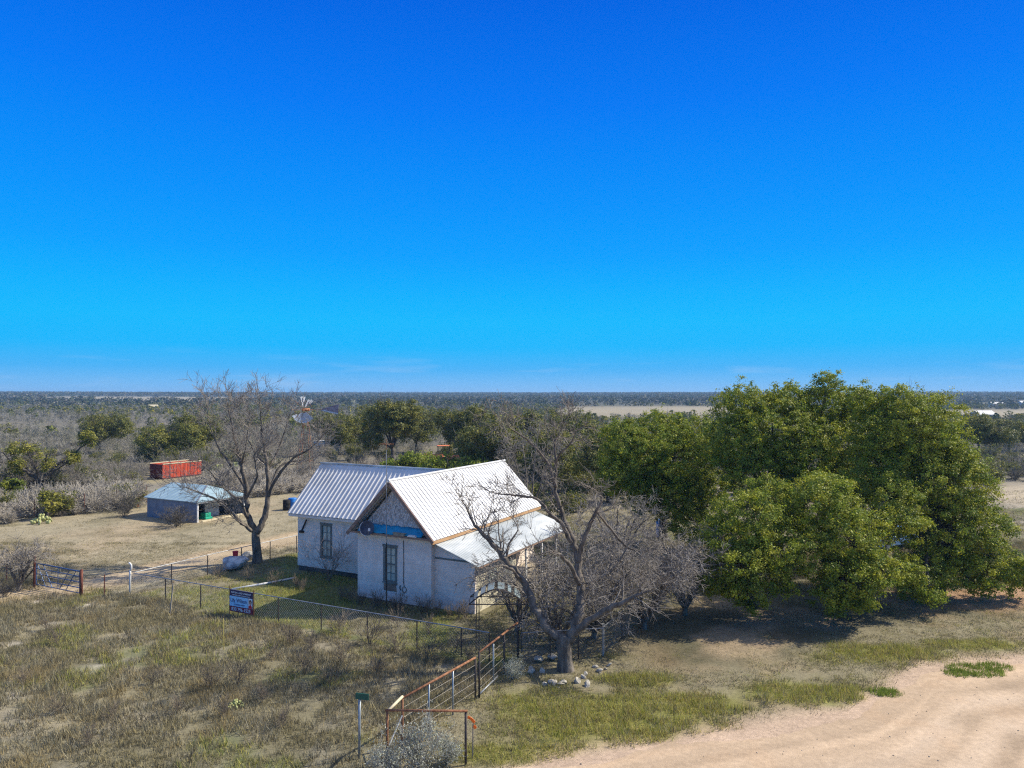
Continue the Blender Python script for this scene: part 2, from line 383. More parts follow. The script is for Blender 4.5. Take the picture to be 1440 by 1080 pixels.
# ------------------------------------------------------------------ ground, road, track
def axis_pts(lo, hi, step, far, g):
    a = list(np.arange(lo, hi + 1e-6, step)); s = step
    x = hi
    while x < far: s *= g; x += s; a.append(min(x, far))
    s = step; x = lo; b = []
    while x > -far: s *= g; x -= s; b.append(max(x, -far))
    return np.array(b[::-1] + a)
gx = axis_pts(-46, 48, .28, 6200, 1.13); gy = axis_pts(13, 66, .28, 6200, 1.11)
GX, GY = np.meshgrid(gx, gy); fx, fy = GX.ravel(), GY.ravel()
gcol = np.concatenate([zone(fx[i:i + 40000], fy[i:i + 40000])[0] for i in range(0, len(fx), 40000)])
nx, ny = len(gx), len(gy)
idx = np.arange(nx * ny).reshape(ny, nx)
F = np.stack([idx[:-1, :-1], idx[:-1, 1:], idx[1:, 1:], idx[1:, :-1]], -1).reshape(-1, 4)
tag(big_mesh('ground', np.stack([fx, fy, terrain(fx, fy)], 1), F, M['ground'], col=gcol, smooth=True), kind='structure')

def ribbon(name, xs, far, near, n, colf, mat_):
    m = len(xs); t = np.linspace(0, 1, n)
    X = np.repeat(xs, n); Y = (far[:, None] * (1 - t) + near[:, None] * t).ravel()
    i = np.arange(m * n).reshape(m, n)
    F = np.stack([i[:-1, :-1], i[:-1, 1:], i[1:, 1:], i[1:, :-1]], -1).reshape(-1, 4)
    return X, Y, np.tile(t, m), F
xs = np.arange(-40, 110, .22)
far = road_edge(xs) + .95 * (fbm(xs / 2.4, xs * 0 + 3, 91) - .5) + .5 * (fbm(xs / .5, xs * 0, 95) - .5) - .1
X, Y, T, F = ribbon('road', xs, far, road_edge(xs) - 8.2 + .4 * (fbm(xs / 2, xs * 0, 99) - .5), 40, None, None)
al = (X * .94 + Y * .33); ac = Y - road_edge(X)
n = .5 + 1.25 * (fbm(al / 9, ac / .42 + .6 * fbm(al / 5, al * 0, 109), 101, 3) - .5); n2 = fbm(X / 1.4, Y / 1.4, 105)
rc = np.array((.50, .372, .252))[None] * (1 + .6 * (n - .5) + .25 * (n2 - .5))[:, None]
rut = np.exp(-((ac + 2.6) / .5) ** 2) + np.exp(-((ac + 4.3) / .5) ** 2)
rc = rc + (np.array((.58, .45, .325))[None] - rc) * (1.3 * rut * n2)[:, None]
rc = rc * (1 - .13 * (np.exp(-((ac + 1.7 + .2 * n2) / .22) ** 2) + np.exp(-((ac + 3.4 + .2 * n2) / .25) ** 2) + np.exp(-((ac + 5.2) / .3) ** 2)))[:, None]
rc = rc + (np.array((.42, .28, .17))[None] - rc) * (sst(.55, .75, n) * .35 * (1 - sst(0, 1.2, -ac)) + .25 * sst(.6, .7, n2))[:, None]
tag(big_mesh('dirt_road', np.stack([X, Y, np.full_like(X, .004)], 1), F, M['road'], col=np.clip(rc, 0, 1), smooth=True), kind='structure')
# two-rut track through the field gate
tp = []; 
for (x0, y0), (x1, y1) in zip(TRACK[:-1], TRACK[1:]):
    for k in range(14): tp.append((x0 + (x1 - x0) * k / 14, y0 + (y1 - y0) * k / 14))
tp = np.array(tp); tp = np.stack([np.convolve(np.pad(tp[:, i], 8, 'edge'), np.ones(17) / 17, 'valid') for i in (0, 1)], 1)
dn = np.gradient(tp, axis=0); dn /= np.linalg.norm(dn, axis=1)[:, None]; nn = np.stack([-dn[:, 1], dn[:, 0]], 1)
s = np.linspace(-1, 1, 13); ii = np.arange(len(tp))
wl = 1.05 + .9 * (fbm(ii / 5, ii * 0., 111) - .4); wr = 1.05 + .9 * (fbm(ii / 5, ii * 0. + 9, 113) - .4)
off = np.where(s[None] < 0, s[None] * wl[:, None], s[None] * wr[:, None])
X = (tp[:, 0][:, None] + nn[:, 0][:, None] * off).ravel(); Y = (tp[:, 1][:, None] + nn[:, 1][:, None] * off).ravel()
i = np.arange(len(tp) * 13).reshape(-1, 13); F = np.stack([i[:-1, :-1], i[:-1, 1:], i[1:, 1:], i[1:, :-1]], -1).reshape(-1, 4)
n = fbm(X / 1.2, Y / 1.2, 117); tc_ = np.array((.45, .35, .225))[None] * (1 + .4 * (n - .5))[:, None]
tag(big_mesh('dirt_track', np.stack([X, Y, np.full_like(X, .004)], 1), F, M['road'], col=tc_, smooth=True), kind='structure')

# ------------------------------------------------------------------ grass
def blades(pos, per, hgt, col, spread, width, lean=.5):
    N = len(pos); n = N * per
    p = np.repeat(pos, per, 0); h = np.repeat(hgt, per) * rng.uniform(.45, 1.15, n)
    a = rng.uniform(0, 2 * np.pi, n); rr = np.sqrt(rng.random(n)) * spread
    p = p + np.stack([np.cos(a) * rr, np.sin(a) * rr, np.zeros(n)], 1)
    b = rng.uniform(0, 2 * np.pi, n); l = rng.uniform(.1, 1, n) * lean
    tip = p + np.stack([np.cos(b) * l * h, np.sin(b) * l * h, h], 1)
    c = rng.uniform(0, 2 * np.pi, n); w = width * rng.uniform(.6, 1.3, n) / 2
    d = np.stack([np.cos(c) * w, np.sin(c) * w, np.zeros(n)], 1)
    V = np.stack([p - d, p + d, tip], 1).reshape(-1, 3)
    cc = np.repeat(col, per, 0) * rng.uniform(.75, 1.25, (n, 1))
    return V, np.repeat(cc, 3, 0)
N = 520000
t = rng.random(N); D = np.sqrt(17.0 ** 2 + t * (74.0 ** 2 - 17.0 ** 2)); D = np.where(rng.random(N) < .62, 17 + (D - 17) * .55, D)
x = D * rng.uniform(-.77, .77, N); y = D
col, dens, hgt, grn = zone(x, y)
u, v = to_uv(x, y)
keep = (rng.random(N) < dens * .75 * sst(.25, .5, fbm(x / .8, y / .8, 203, 3))) & (y > road_edge(x) + .15 + .5 * fbm(x / .6, y / .6, 121)) & (dist_poly(x, y, TRACK) > .55)
keep &= ~((u > -6.9) & (u < 7) & (v > -.05) & (v < 12) & ~((u < -.05) & (v < 2.65)))
shed_u, shed_v = to_uv(-24.6, 55.7)
keep &= ~((u > shed_u - 6.6) & (u < shed_u + .2) & (v > shed_v - .1) & (v < shed_v + 5))
x, y, col, hgt, grn = x[keep], y[keep], col[keep], hgt[keep], grn[keep]
PD = np.array([(.30, .265, .15), (.20, .18, .11), (.42, .36, .20), (.15, .13, .09), (.46, .42, .31), (.24, .235, .17), (.36, .29, .155)])
pn = fbm(x / 1.3, y / 1.3, 201, 3); dry = PD[np.clip(((pn - .28) / .44 * 7 + rng.normal(size=len(x)) * 1.1), 0, 6.99).astype(int)]
gr = np.array([(.32, .36, .06), (.45, .44, .09), (.56, .50, .13), (.5, .42, .18)])[rng.integers(0, 4, len(x))]
isg = rng.random(len(x)) < grn
bc = np.where(isg[:, None], gr, dry * np.array((1.0, .99, .92))) * .78 + col * .2
hgt = hgt * rng.uniform(.5, 1.3, len(x)) * (.3 + .95 * fbm(x / .9, y / .9, 207, 3))
V, C = blades(np.stack([x, y, terrain(x, y) - .01], 1), 4, hgt, bc, .13, .022, .85)
tag(big_mesh('grass', V, np.arange(len(V)).reshape(-1, 3), M['blade'], col=np.clip(C, 0, 1)), kind='stuff')
# grass islands on the road margin
pts = []
for px, py, rr, k in ((1368, 941, .8, 260), (1345, 945, .45, 90), (1241, 972, .42, 130), (1395, 936, .5, 90)):
    c = G(px, py); a = rng.uniform(0, 6.28, k); q = np.sqrt(rng.random(k)) * rr
    pts.append(np.stack([c.x + np.cos(a) * q * 1.25, c.y + np.sin(a) * q * .8, np.zeros(k)], 1))
pts = np.concatenate(pts)
V, C = blades(pts, 6, rng.uniform(.08, .2, len(pts)), np.tile(np.array((.22, .28, .05)), (len(pts), 1)) * rng.uniform(.8, 1.3, (len(pts), 1)), .1, .022)
tag(big_mesh('road_edge_grass', V, np.arange(len(V)).reshape(-1, 3), M['blade'], col=C), kind='stuff')
# pebbles and chips of caliche
N = 12000; D = rng.uniform(17.5, 42, N); x = D * rng.uniform(-.76, .76, N)
col, dens, hgt, grn = zone(x, D)
onroad = D < road_edge(x)
pk = (rng.random(N) < np.where(onroad, .16, np.clip(1.1 - dens, 0, 1) * .8 * (fbm(x / 2, D / 2, 131) > .5)))
x, D = x[pk], D[pk]; n = len(x)
s = rng.uniform(.01, .036, n) * rng.uniform(.5, 1, n)
octa = np.array([(1, 0, 0), (0, 1, 0), (-1, 0, 0), (0, -1, 0), (0, 0, .7), (0, 0, -.5)])
V = np.stack([x, D, s * .3], 1)[:, None] + octa[None] * s[:, None, None] * rng.uniform(.6, 1.4, (n, 6, 1))
of = np.array([(0, 1, 4), (1, 2, 4), (2, 3, 4), (3, 0, 4), (1, 0, 5), (2, 1, 5), (3, 2, 5), (0, 3, 5)])
F = (np.arange(n)[:, None, None] * 6 + of[None]).reshape(-1, 3)
C = np.repeat(np.array((.5, .43, .34))[None] * rng.uniform(.6, 1.25, (n, 1)), 6, 0)
tag(big_mesh('gravel', V.reshape(-1, 3), F, M['blade'], col=np.clip(C, 0, 1)), kind='stuff')

# ------------------------------------------------------------------ vegetation builders
def frusta(S, k=3):
    """S: (n,8) p0,p1,r0,r1 -> tube segments"""
    S = np.asarray(S, float); p0, p1, r0, r1 = S[:, 0:3], S[:, 3:6], S[:, 6], S[:, 7]
    d = p1 - p0; d /= np.maximum(np.linalg.norm(d, axis=1), 1e-6)[:, None]
    ref = np.where(np.abs(d[:, 2:3]) < .9, np.array([[0, 0, 1.]]), np.array([[1., 0, 0]]))
    a = np.cross(d, ref); a /= np.linalg.norm(a, axis=1)[:, None]; b = np.cross(d, a)
    V = []
    for p, r in ((p0, r0), (p1, r1)):
        for j in range(k):
            t = 2 * np.pi * j / k
            V.append(p + (a * np.cos(t) + b * np.sin(t)) * r[:, None])
    V = np.stack(V, 1)
    f = np.array([(j, (j + 1) % k, k + (j + 1) % k, k + j) for j in range(k)])
    F = (np.arange(len(S))[:, None, None] * 2 * k + f[None]).reshape(-1, 4)
    return V.reshape(-1, 3), F
def rv(r): 
    return Vector((r.gauss(0, 1), r.gauss(0, 1), r.gauss(0, 1))).normalized()
def grow(S, p, d, L, r, depth, r_, wig=.28, up=.12, kids=5, ratio=.6, ang=.75, rmin=.006):
    n = max(3, int(L / .3)) if depth else 3
    n = min(n, 7); step = L / n; q = p.copy(); d = d.normalized(); pts = [q.copy()]; ds = [d.copy()]
    for i in range(n):
        d = (d + rv(r_) * wig + Vector((0, 0, up))).normalized(); nq = q + d * step
        ra = r * (1 - .75 * i / n); rb = r * (1 - .75 * (i + 1) / n)
        S.append((*q, *nq, max(ra, rmin), max(rb, rmin * .8))); q = nq; pts.append(q.copy()); ds.append(d.copy())
    if depth <= 0: return
    for c in range(kids):
        t = r_.uniform(.25, 1.0); i = min(n, int(t * n)); side = rv(r_); side = (side - ds[i] * side.dot(ds[i])).normalized()
        nd = (ds[i] * math.cos(ang) + side * math.sin(ang) * r_.uniform(.6, 1.2))
        grow(S, pts[i], nd, L * ratio * r_.uniform(.6, 1.15), max(r * (1 - .7 * t) * .65, rmin), depth - 1, r_, wig, up, kids, ratio, ang, rmin)
def path_pts(pl, n=5):
    """smooth a polyline of (Vector, r)"""
    out = []
    P_ = [pl[0]] + list(pl) + [pl[-1]]
    for i in range(1, len(P_) - 2):
        a, b, c, d = (P_[i + k][0] for k in (-1, 0, 1, 2))
        for k in range(n):
            t = k / n
            q = .5 * ((2 * b) + (c - a) * t + (2 * a - 5 * b + 4 * c - d) * t * t + (3 * b - a - 3 * c + d) * t ** 3)
            out.append((q, P_[i][1] * (1 - t) + P_[i + 1][1] * t))
    out.append(pl[-1]); return out
def twig_mesh(name, S, parent, c1, c2, k=3):
    V, F = frusta(S, k); n = len(S)
    t = rng.random((n, 1)); c = np.array(c1)[None] * (1 - t) + np.array(c2)[None] * t
    return big_mesh(name, V, F, M['twig'], parent, np.repeat(c, 2 * k, 0))
def leaf_quads(c, size, col, nrm=None, bias=.6):
    n = len(c)
    d = rng.normal(size=(n, 3)); d /= np.linalg.norm(d, axis=1)[:, None]
    if nrm is not None:
        d = d * (1 - bias) + nrm * bias; d /= np.linalg.norm(d, axis=1)[:, None]
    r = rng.normal(size=(n, 3)); a = np.cross(d, r); a /= np.linalg.norm(a, axis=1)[:, None]; b = np.cross(d, a)
    s = (size * rng.uniform(.65, 1.35, n))[:, None]
    V = np.stack([c - a * s, c + b * s * .55 + d * s * .15, c + a * s, c - b * s * .55 + d * s * .15], 1)
    return V.reshape(-1, 3), np.repeat(col, 4, 0)
LEAFC = np.array([(.185, .235, .022), (.26, .29, .022), (.12, .175, .022), (.36, .35, .03), (.085, .135, .022), (.22, .23, .03)]) * 1.22
def crown_leaves(clumps, dens, size, palette=LEAFC, sub=.42, gap=.15, fine=False):
    """clumps: (centre, (rx,ry,rz)); leaves gathered in sprays near the surface"""
    CS, NS, CC = [], [], []
    for c, rad in clumps:
        if fine: sub = .27
        rad = np.array(rad); area = 4 * np.pi * (rad.prod()) ** (2 / 3)
        ns = max(6, int(area / (sub * sub) * .55))
        d = rng.normal(size=(ns, 3)); d /= np.linalg.norm(d, axis=1)[:, None]
        q = rng.uniform(.5, 1.14, ns) ** .8
        cen = np.array(c)[None] + d * q[:, None] * rad[None] + rng.normal(size=(ns, 3)) * .12
        keep = rng.random(ns) > gap; cen, d = cen[keep], d[keep]; ns = len(cen)
        per = int(dens)
        tone = rng.integers(0, len(palette), ns)
        off = rng.normal(size=(ns * per, 3)) * np.array([[1, 1, .7]]) * sub * rng.uniform(.3, .62, (ns * per, 1))
        CS.append(np.repeat(cen, per, 0) + off)
        out = np.repeat(d, per, 0) * .6 + off / sub; out[:, 2] += .5; out /= np.linalg.norm(out, axis=1)[:, None]; NS.append(out)
        pc = palette[np.repeat(tone, per)] * .6 + palette[rng.integers(0, len(palette), ns * per)] * .4
        CC.append(pc * rng.uniform(.75, 1.3, (len(pc), 1)))
        if fine:      # loose sprigs that stick out of the outline
            k2 = max(3, ns // 7); d = rng.normal(size=(k2, 3)); d[:, 2] = np.abs(d[:, 2]) - .2; d /= np.linalg.norm(d, axis=1)[:, None]
            p2 = int(per * .5); cen = np.array(c)[None] + d * rng.uniform(1.1, 1.42, (k2, 1)) * rad[None]; t_ = rng.random((k2 * p2, 1))
            CS.append(np.repeat(cen, p2, 0) - np.repeat(d, p2, 0) * t_ * .7 + rng.normal(size=(k2 * p2, 3)) * .09); NS.append(np.repeat(d, p2, 0)); CC.append(palette[rng.integers(0, len(palette), k2 * p2)])
    CS, NS, CC = map(np.concatenate, (CS, NS, CC))
    k = CS[:, 2] > .12
    return leaf_quads(CS[k], np.full(k.sum(), size), CC[k], NS[k], .55)

# ------------------------------------------------------------------ live oaks on the right
def live_oak(label, base, clumps, dens, size, seed, trunk_r=.28, lean=(0, 0)):
    r_ = random.Random(seed)
    root = empty('live_oak', base, 0, label, 'tree', 'live oaks on the right of the house')
    b = Vector(base); cl = [(Vector(c) - b, (q, q, q * .86)) for c, q in clumps]
    mb = MB(); top = Vector((lean[0], lean[1], 1.9))
    pts = [(Vector((0, 0, -.1)), trunk_r * 1.35), (Vector((lean[0] * .2, lean[1] * .2, .45)), trunk_r), (top * .62, trunk_r * .9), (top, trunk_r * .85)]
    pp = path_pts(pts, 4); mb.tube([p for p, _ in pp], [q for _, q in pp], 10)
    mb.build('trunk', M['darkbark'], root, True)
    S = []
    for c, rad in cl:
        m_ = MB(); e = c + Vector((0, 0, rad[2] * .25)); mid = top.lerp(e, .5) + Vector((r_.uniform(-.4, .4), r_.uniform(-.4, .4), r_.uniform(-.1, .6)))
        pp = path_pts([(top - Vector((0, 0, .35)), trunk_r * .6), (top.lerp(mid, .5), trunk_r * .45), (mid, trunk_r * .32), (e, .03)], 4)
        m_.tube([p for p, _ in pp], [q for _, q in pp], 7)
        m_.build('limb', M['darkbark'], root, True)
        for k in range(7):
            q = pp[r_.randrange(4, len(pp))][0]; grow(S, q, (c - q) * .3 + rv(r_), rad[0] * .9, .03, 2, r_, .3, .05, 4)
    twig_mesh('twigs', S, root, (.06, .05, .04), (.13, .115, .1))
    V, C = crown_leaves(cl, dens * .42, size, fine=True, gap=.3)
    big_mesh('crown', V, np.arange(len(V)).reshape(-1, 4), M['leaf'], root, np.clip(C, 0, 1))
    return root
def CL(px, py, rp, D): return (P(px, py, D), rp * D / 1000.0)
DENS, LS = 190, .052
live_oak('front live oak with a low rounded crown beside the bare tangle', G(1055, 852),
    [CL(1050, 735, 48, 32.5), CL(1035, 795, 44, 31.2), CL(1018, 750, 30, 32.8), CL(1078, 700, 36, 34.2), CL(1085, 780, 36, 31.2), CL(1050, 830, 28, 31), CL(1098, 822, 20, 31.2), CL(1010, 815, 24, 31.6)], DENS, LS, 3)
live_oak('yellow-green live oak in the middle of the clump nearest the road', G(1180, 862),
    [CL(1150, 715, 50, 33), CL(1195, 755, 50, 31.5), CL(1140, 780, 40, 31.2), CL(1195, 815, 38, 30.6), CL(1160, 690, 34, 35), CL(1225, 735, 36, 34), CL(1225, 800, 32, 30.8), CL(1118, 735, 20, 34), CL(1165, 838, 26, 30.6), CL(1262, 735, 34, 33.5), CL(1255, 700, 36, 35), CL(1205, 845, 20, 30.8)], DENS, LS, 4)
live_oak('largest live oak, its crown drooping to the right edge', G(1315, 838),
    [CL(1290, 605, 62, 38), CL(1332, 685, 56, 36.5), CL(1330, 755, 58, 35.5), CL(1255, 640, 52, 38), CL(1372, 742, 40, 35.5), CL(1262, 578, 36, 39), CL(1222, 568, 28, 40), CL(1295, 805, 40, 34.5), CL(1410, 795, 30, 35), CL(1350, 652, 28, 36.5), CL(1290, 690, 52, 36.5), CL(1240, 610, 40, 39), CL(1370, 800, 34, 34.5), CL(1262, 805, 30, 32.5), CL(1305, 830, 20, 32.5), CL(1430, 810, 22, 35), CL(1378, 832, 12, 34.5), CL(1318, 622, 26, 37.5), CL(1225, 685, 34, 37)], DENS, LS, 5, .34, (.5, .2))
live_oak('tall dark live oak behind the two front oaks', (16.6, 44.5, 0),
    [CL(1085, 605, 58, 43), CL(1040, 572, 34, 44), CL(1135, 640, 58, 42.5), CL(1162, 568, 34, 44), CL(1165, 542, 20, 44), CL(1035, 630, 46, 43), CL(1108, 565, 32, 44), CL(1185, 625, 42, 43), CL(1205, 570, 26, 44), CL(1060, 665, 42, 42), CL(1120, 690, 40, 42), CL(1190, 680, 40, 42)], 140, .062, 6, .34)
live_oak('spreading live oak right of the house roof, leftmost of the oak clump', (10.4, 49, 0),
    [CL(895, 645, 46, 47), CL(950, 645, 50, 46.5), CL(878, 618, 32, 48), CL(930, 610, 36, 49), CL(985, 622, 42, 48), CL(872, 672, 32, 46), CL(950, 695, 44, 46), CL(992, 690, 36, 46), CL(905, 690, 34, 46.5), CL(970, 735, 30, 45)], 140, .064, 7, .3)

# ------------------------------------------------------------------ bare trees
def bare_tree(name, label, cat, base, limbs, seed, sprout=(10, 1.7), depth=2, kids=5, c1=(.15, .13, .11), c2=(.28, .25, .215), bark='bark', tw=.007, wig=.25, up=.08, group=None, twl=None):
    r_ = random.Random(seed); b = Vector(base)
    root = empty(name, base, 0, label, cat, group); S = []
    for i, pl in enumerate(limbs):
        pp = path_pts([(p - b, r) for p, r in pl], 5)
        for j in range(1, len(pp)):
            w = pp[j][1] * .5
            if j < len(pp) - 1 and i: pp[j] = (pp[j][0] + rv(r_) * min(.07, w), pp[j][1])
        m_ = MB().tube([p for p, _ in pp], [q for _, q in pp], 10 if i == 0 else 7)
        m_.build('trunk' if i == 0 else 'limb', M[bark], root, True)
        if i == 0: continue
        L = sum((pp[j + 1][0] - pp[j][0]).length for j in range(len(pp) - 1))
        for k in range(int(sprout[0] * max(.6, L / 4))):
            t = r_.uniform(.3, 1) ** .7; j = min(len(pp) - 2, int(t * (len(pp) - 1)))
            d = (pp[j + 1][0] - pp[j][0]).normalized(); sd = rv(r_); sd = (sd - d * sd.dot(d)).normalized()
            grow(S, pp[j][0].copy(), d * .75 + sd * .8, sprout[1] * r_.uniform(.5, 1.2), max(.012, pp[j][1] * .42), depth, r_, wig, up, kids, .62, .8, tw)
        e = pp[-1]; grow(S, e[0].copy(), (e[0] - pp[-4][0]), sprout[1] * .8, e[1], depth, r_, wig, up, kids, .62, .7, tw)
    twig_mesh('twigs', S, root, c1, c2)
    return root
q = lambda px, py, D, r: (P(px, py, D), r)
B = G(363, 791)
q9 = lambda px, py, D, r: (P(px, py + (12 if py < 640 else 0), D), r * .85)
bare_tree('bare_tree', 'tall leafless forked tree beside the left wing of the house', 'tree', B, [
    [q9(363, 793, 42.5, .42), q9(363, 780, 42.5, .31), q9(361, 760, 42.5, .29), q9(361, 744, 42.5, .27)],
    [q9(361, 748, 42.5, .24), q9(349, 722, 42.4, .2), q9(347, 690, 42.2, .17), q9(340, 655, 42, .13), q9(334, 620, 41.8, .09), q9(325, 580, 41.5, .05), q9(318, 548, 41.3, .02)],
    [q9(362, 748, 42.5, .26), q9(373, 728, 42.6, .22), q9(378, 695, 42.8, .18), q9(376, 655, 43, .14), q9(370, 610, 43.2, .08), q9(367, 572, 43.4, .04), q9(365, 545, 43.4, .015)],
    [q9(377, 700, 42.8, .13), q9(392, 668, 42.4, .11), q9(412, 645, 42, .08), q9(434, 620, 41.6, .05), q9(455, 600, 41.4, .025)],
    [q9(378, 690, 42.8, .1), q9(395, 655, 43.6, .08), q9(418, 648, 44.4, .06), q9(440, 632, 45, .03)],
    [q9(350, 728, 42.4, .12), q9(338, 705, 41.6, .09), q9(318, 688, 41, .07), q9(300, 668, 40.6, .04), q9(288, 655, 40.4, .02)],
    [q9(356, 746, 42.4, .14), q9(338, 732, 41.5, .11), q9(318, 712, 40.7, .09), q9(300, 700, 40.2, .07), q9(276, 690, 39.8, .04), q9(258, 684, 39.6, .02)],
    [q9(347, 690, 42.2, .1), q9(326, 655, 42.6, .08), q9(308, 618, 43, .05), q9(296, 585, 43.2, .03), q9(290, 552, 43.4, .012)],
    [q9(376, 655, 43, .09), q9(360, 625, 43.6, .07), q9(345, 598, 44, .04), q9(335, 580, 44.2, .02)],
    [q9(377, 660, 43, .1), q9(390, 625, 43.6, .07), q9(402, 590, 44, .04), q9(411, 560, 44.2, .02)],
    [q9(340, 655, 42, .08), q9(345, 620, 41.2, .05), q9(350, 585, 40.8, .03), q9(352, 562, 40.6, .012)],
    [q9(347, 700, 42.2, .1), q9(362, 670, 41.4, .07), q9(358, 640, 41, .05), q9(372, 615, 40.8, .025)],
    [q9(352, 742, 42.4, .07), q9(340, 735, 41.2, .06), q9(330, 728, 40.6, .04), q9(318, 716, 40, .02)],
], 21, (12, 1.6), 2, 5, (.17, .15, .13), (.33, .295, .255), wig=.22, up=.1, tw=.008)

B = G(795, 941)
q8 = lambda px, py, D, r: (P(px, py, D), r * .8)
bare_tree('bare_tree', 'gnarled leafless tree over the stone ring, limbs across the tin porch roof', 'tree', B, [
    [q8(795, 944, 26, .46), q8(794, 925, 26, .34), q8(793, 905, 26, .33), q8(797, 892, 26, .3)],
    [q8(790, 902, 26, .24), q8(770, 880, 26.1, .2), q8(752, 855, 26.3, .18), q8(737, 820, 26.6, .17), q8(712, 788, 26.9, .15), q8(690, 760, 27.1, .12), q8(668, 738, 27.3, .07), q8(657, 715, 27.4, .04), q8(648, 702, 27.4, .015)],
    [q8(798, 900, 26, .26), q8(812, 868, 26.2, .22), q8(818, 835, 26.5, .2), q8(812, 795, 26.8, .18), q8(806, 760, 27, .16), q8(790, 722, 27.2, .12), q8(780, 690, 27.3, .1), q8(782, 655, 27.4, .07), q8(780, 625, 27.5, .05), q8(785, 612, 27.6, .03), q8(792, 600, 27.6, .012)],
    [q8(806, 765, 27, .12), q8(790, 738, 26.7, .1), q8(772, 720, 26.5, .08), q8(755, 702, 26.4, .06), q8(730, 697, 26.3, .05), q8(700, 694, 26.2, .03)],
    [q8(781, 685, 27.3, .08), q8(772, 655, 27.2, .065), q8(752, 628, 27, .05), q8(733, 612, 26.9, .04), q8(718, 602, 26.8, .02), q8(706, 590, 26.8, .01)],
    [q8(812, 790, 26.8, .13), q8(822, 755, 26.6, .1), q8(835, 725, 26.4, .08), q8(846, 702, 26.3, .05), q8(838, 690, 26.2, .02)],
    [q8(806, 890, 26, .2), q8(832, 868, 25.8, .15), q8(862, 852, 25.6, .13), q8(890, 838, 25.4, .09), q8(915, 828, 25.3, .04)],
    [q8(814, 850, 26.4, .13), q8(838, 815, 27, .1), q8(862, 798, 27.4, .07), q8(878, 775, 27.6, .03)],
    [q8(815, 820, 26.5, .12), q8(798, 790, 25.9, .09), q8(780, 775, 25.5, .06), q8(762, 778, 25.2, .03)],
    [q8(840, 720, 26.4, .05), q8(862, 748, 27.4, .06), q8(880, 768, 27.6, .05), q8(893, 772, 27.7, .03)],
    [q8(737, 820, 26.6, .08), q8(720, 800, 25.9, .06), q8(700, 795, 25.5, .04), q8(680, 805, 25.2, .02)],
    [q8(712, 788, 26.9, .07), q8(715, 765, 27.3, .05), q8(728, 745, 27.6, .03), q8(720, 728, 27.8, .015)],
    [q8(780, 650, 27.4, .06), q8(790, 635, 26.9, .05), q8(805, 620, 26.6, .035), q8(808, 600, 26.5, .012)],
], 22, (8, 1.25), 2, 5, (.13, .115, .10), (.30, .265, .225), wig=.34, up=.02, tw=.0075)
# bare tangle right of it
def tangle(px, py, D, h, w, seed, label, n=9, sprn=11):
    r_ = random.Random(seed); b = Vector(((px - 720) / 1000 * D, D, 0)); limbs = []
    limbs.append([(b - Vector((0, 0, .1)), .15), (b + Vector((0, 0, .2)), .12), (b + Vector((.05, 0, .45)), .1)])
    for k in range(n):
        a = 2 * math.pi * k / n + r_.uniform(-.3, .3); o = Vector((math.cos(a), math.sin(a), 0))
        rr = w * r_.uniform(.55, 1); hh = h * r_.uniform(.45, 1)
        limbs.append([(b + Vector((0, 0, .3)), .08), (b + o * rr * .35 + Vector((0, 0, hh * .45)), .07), (b + o * rr * .7 + Vector((0, 0, hh * .8)), .045), (b + o * rr + Vector((0, 0, hh * .95)), .02)])
    return bare_tree('bare_tree', label, 'tree', b, limbs, seed, (sprn, 1.25), 2, 5, (.14, .125, .105), (.42, .38, .335), wig=.45, up=-.03, tw=.0085)
tangle(905, 880, 30.5, 3.4, 2.5, 31, 'grey bare tangle of drooping twigs left of the front oak', 11, 16)
tangle(845, 860, 32.2, 3.8, 2.0, 32, 'thin bare tree behind the gnarled trunk, beside the tin porch', 8)
tangle(962, 868, 32.4, 3.4, 2.0, 33, 'low bare thicket tucked against the front oak crown', 9, 16)
tangle(868, 790, 40, 4.4, 1.9, 34, 'tall grey leafless tree between the porch roof and the leftmost oak', 8, 8)
tangle(785, 880, 28.2, 3.0, 2.3, 37, 'grey tangle of bare vines behind the gnarled trunk, right of the garden arch', 10, 12)
tangle(728, 872, 30.2, 2.5, 1.5, 39, 'low bare vines between the garden arch and the tin porch', 8, 10)
tangle(835, 885, 29.3, 3.4, 2.2, 38, 'bare vine tangle under the lowest right limb of the gnarled tree', 10, 12)
tangle(745, 740, 55, 7.6, 2.6, 35, 'leafless tree rising behind the far end of the white roof', 7, 7)
tangle(30, 832, 36.4, 1.8, .8, 36, 'small bare tree at the field fence left of the blue gate', 6)

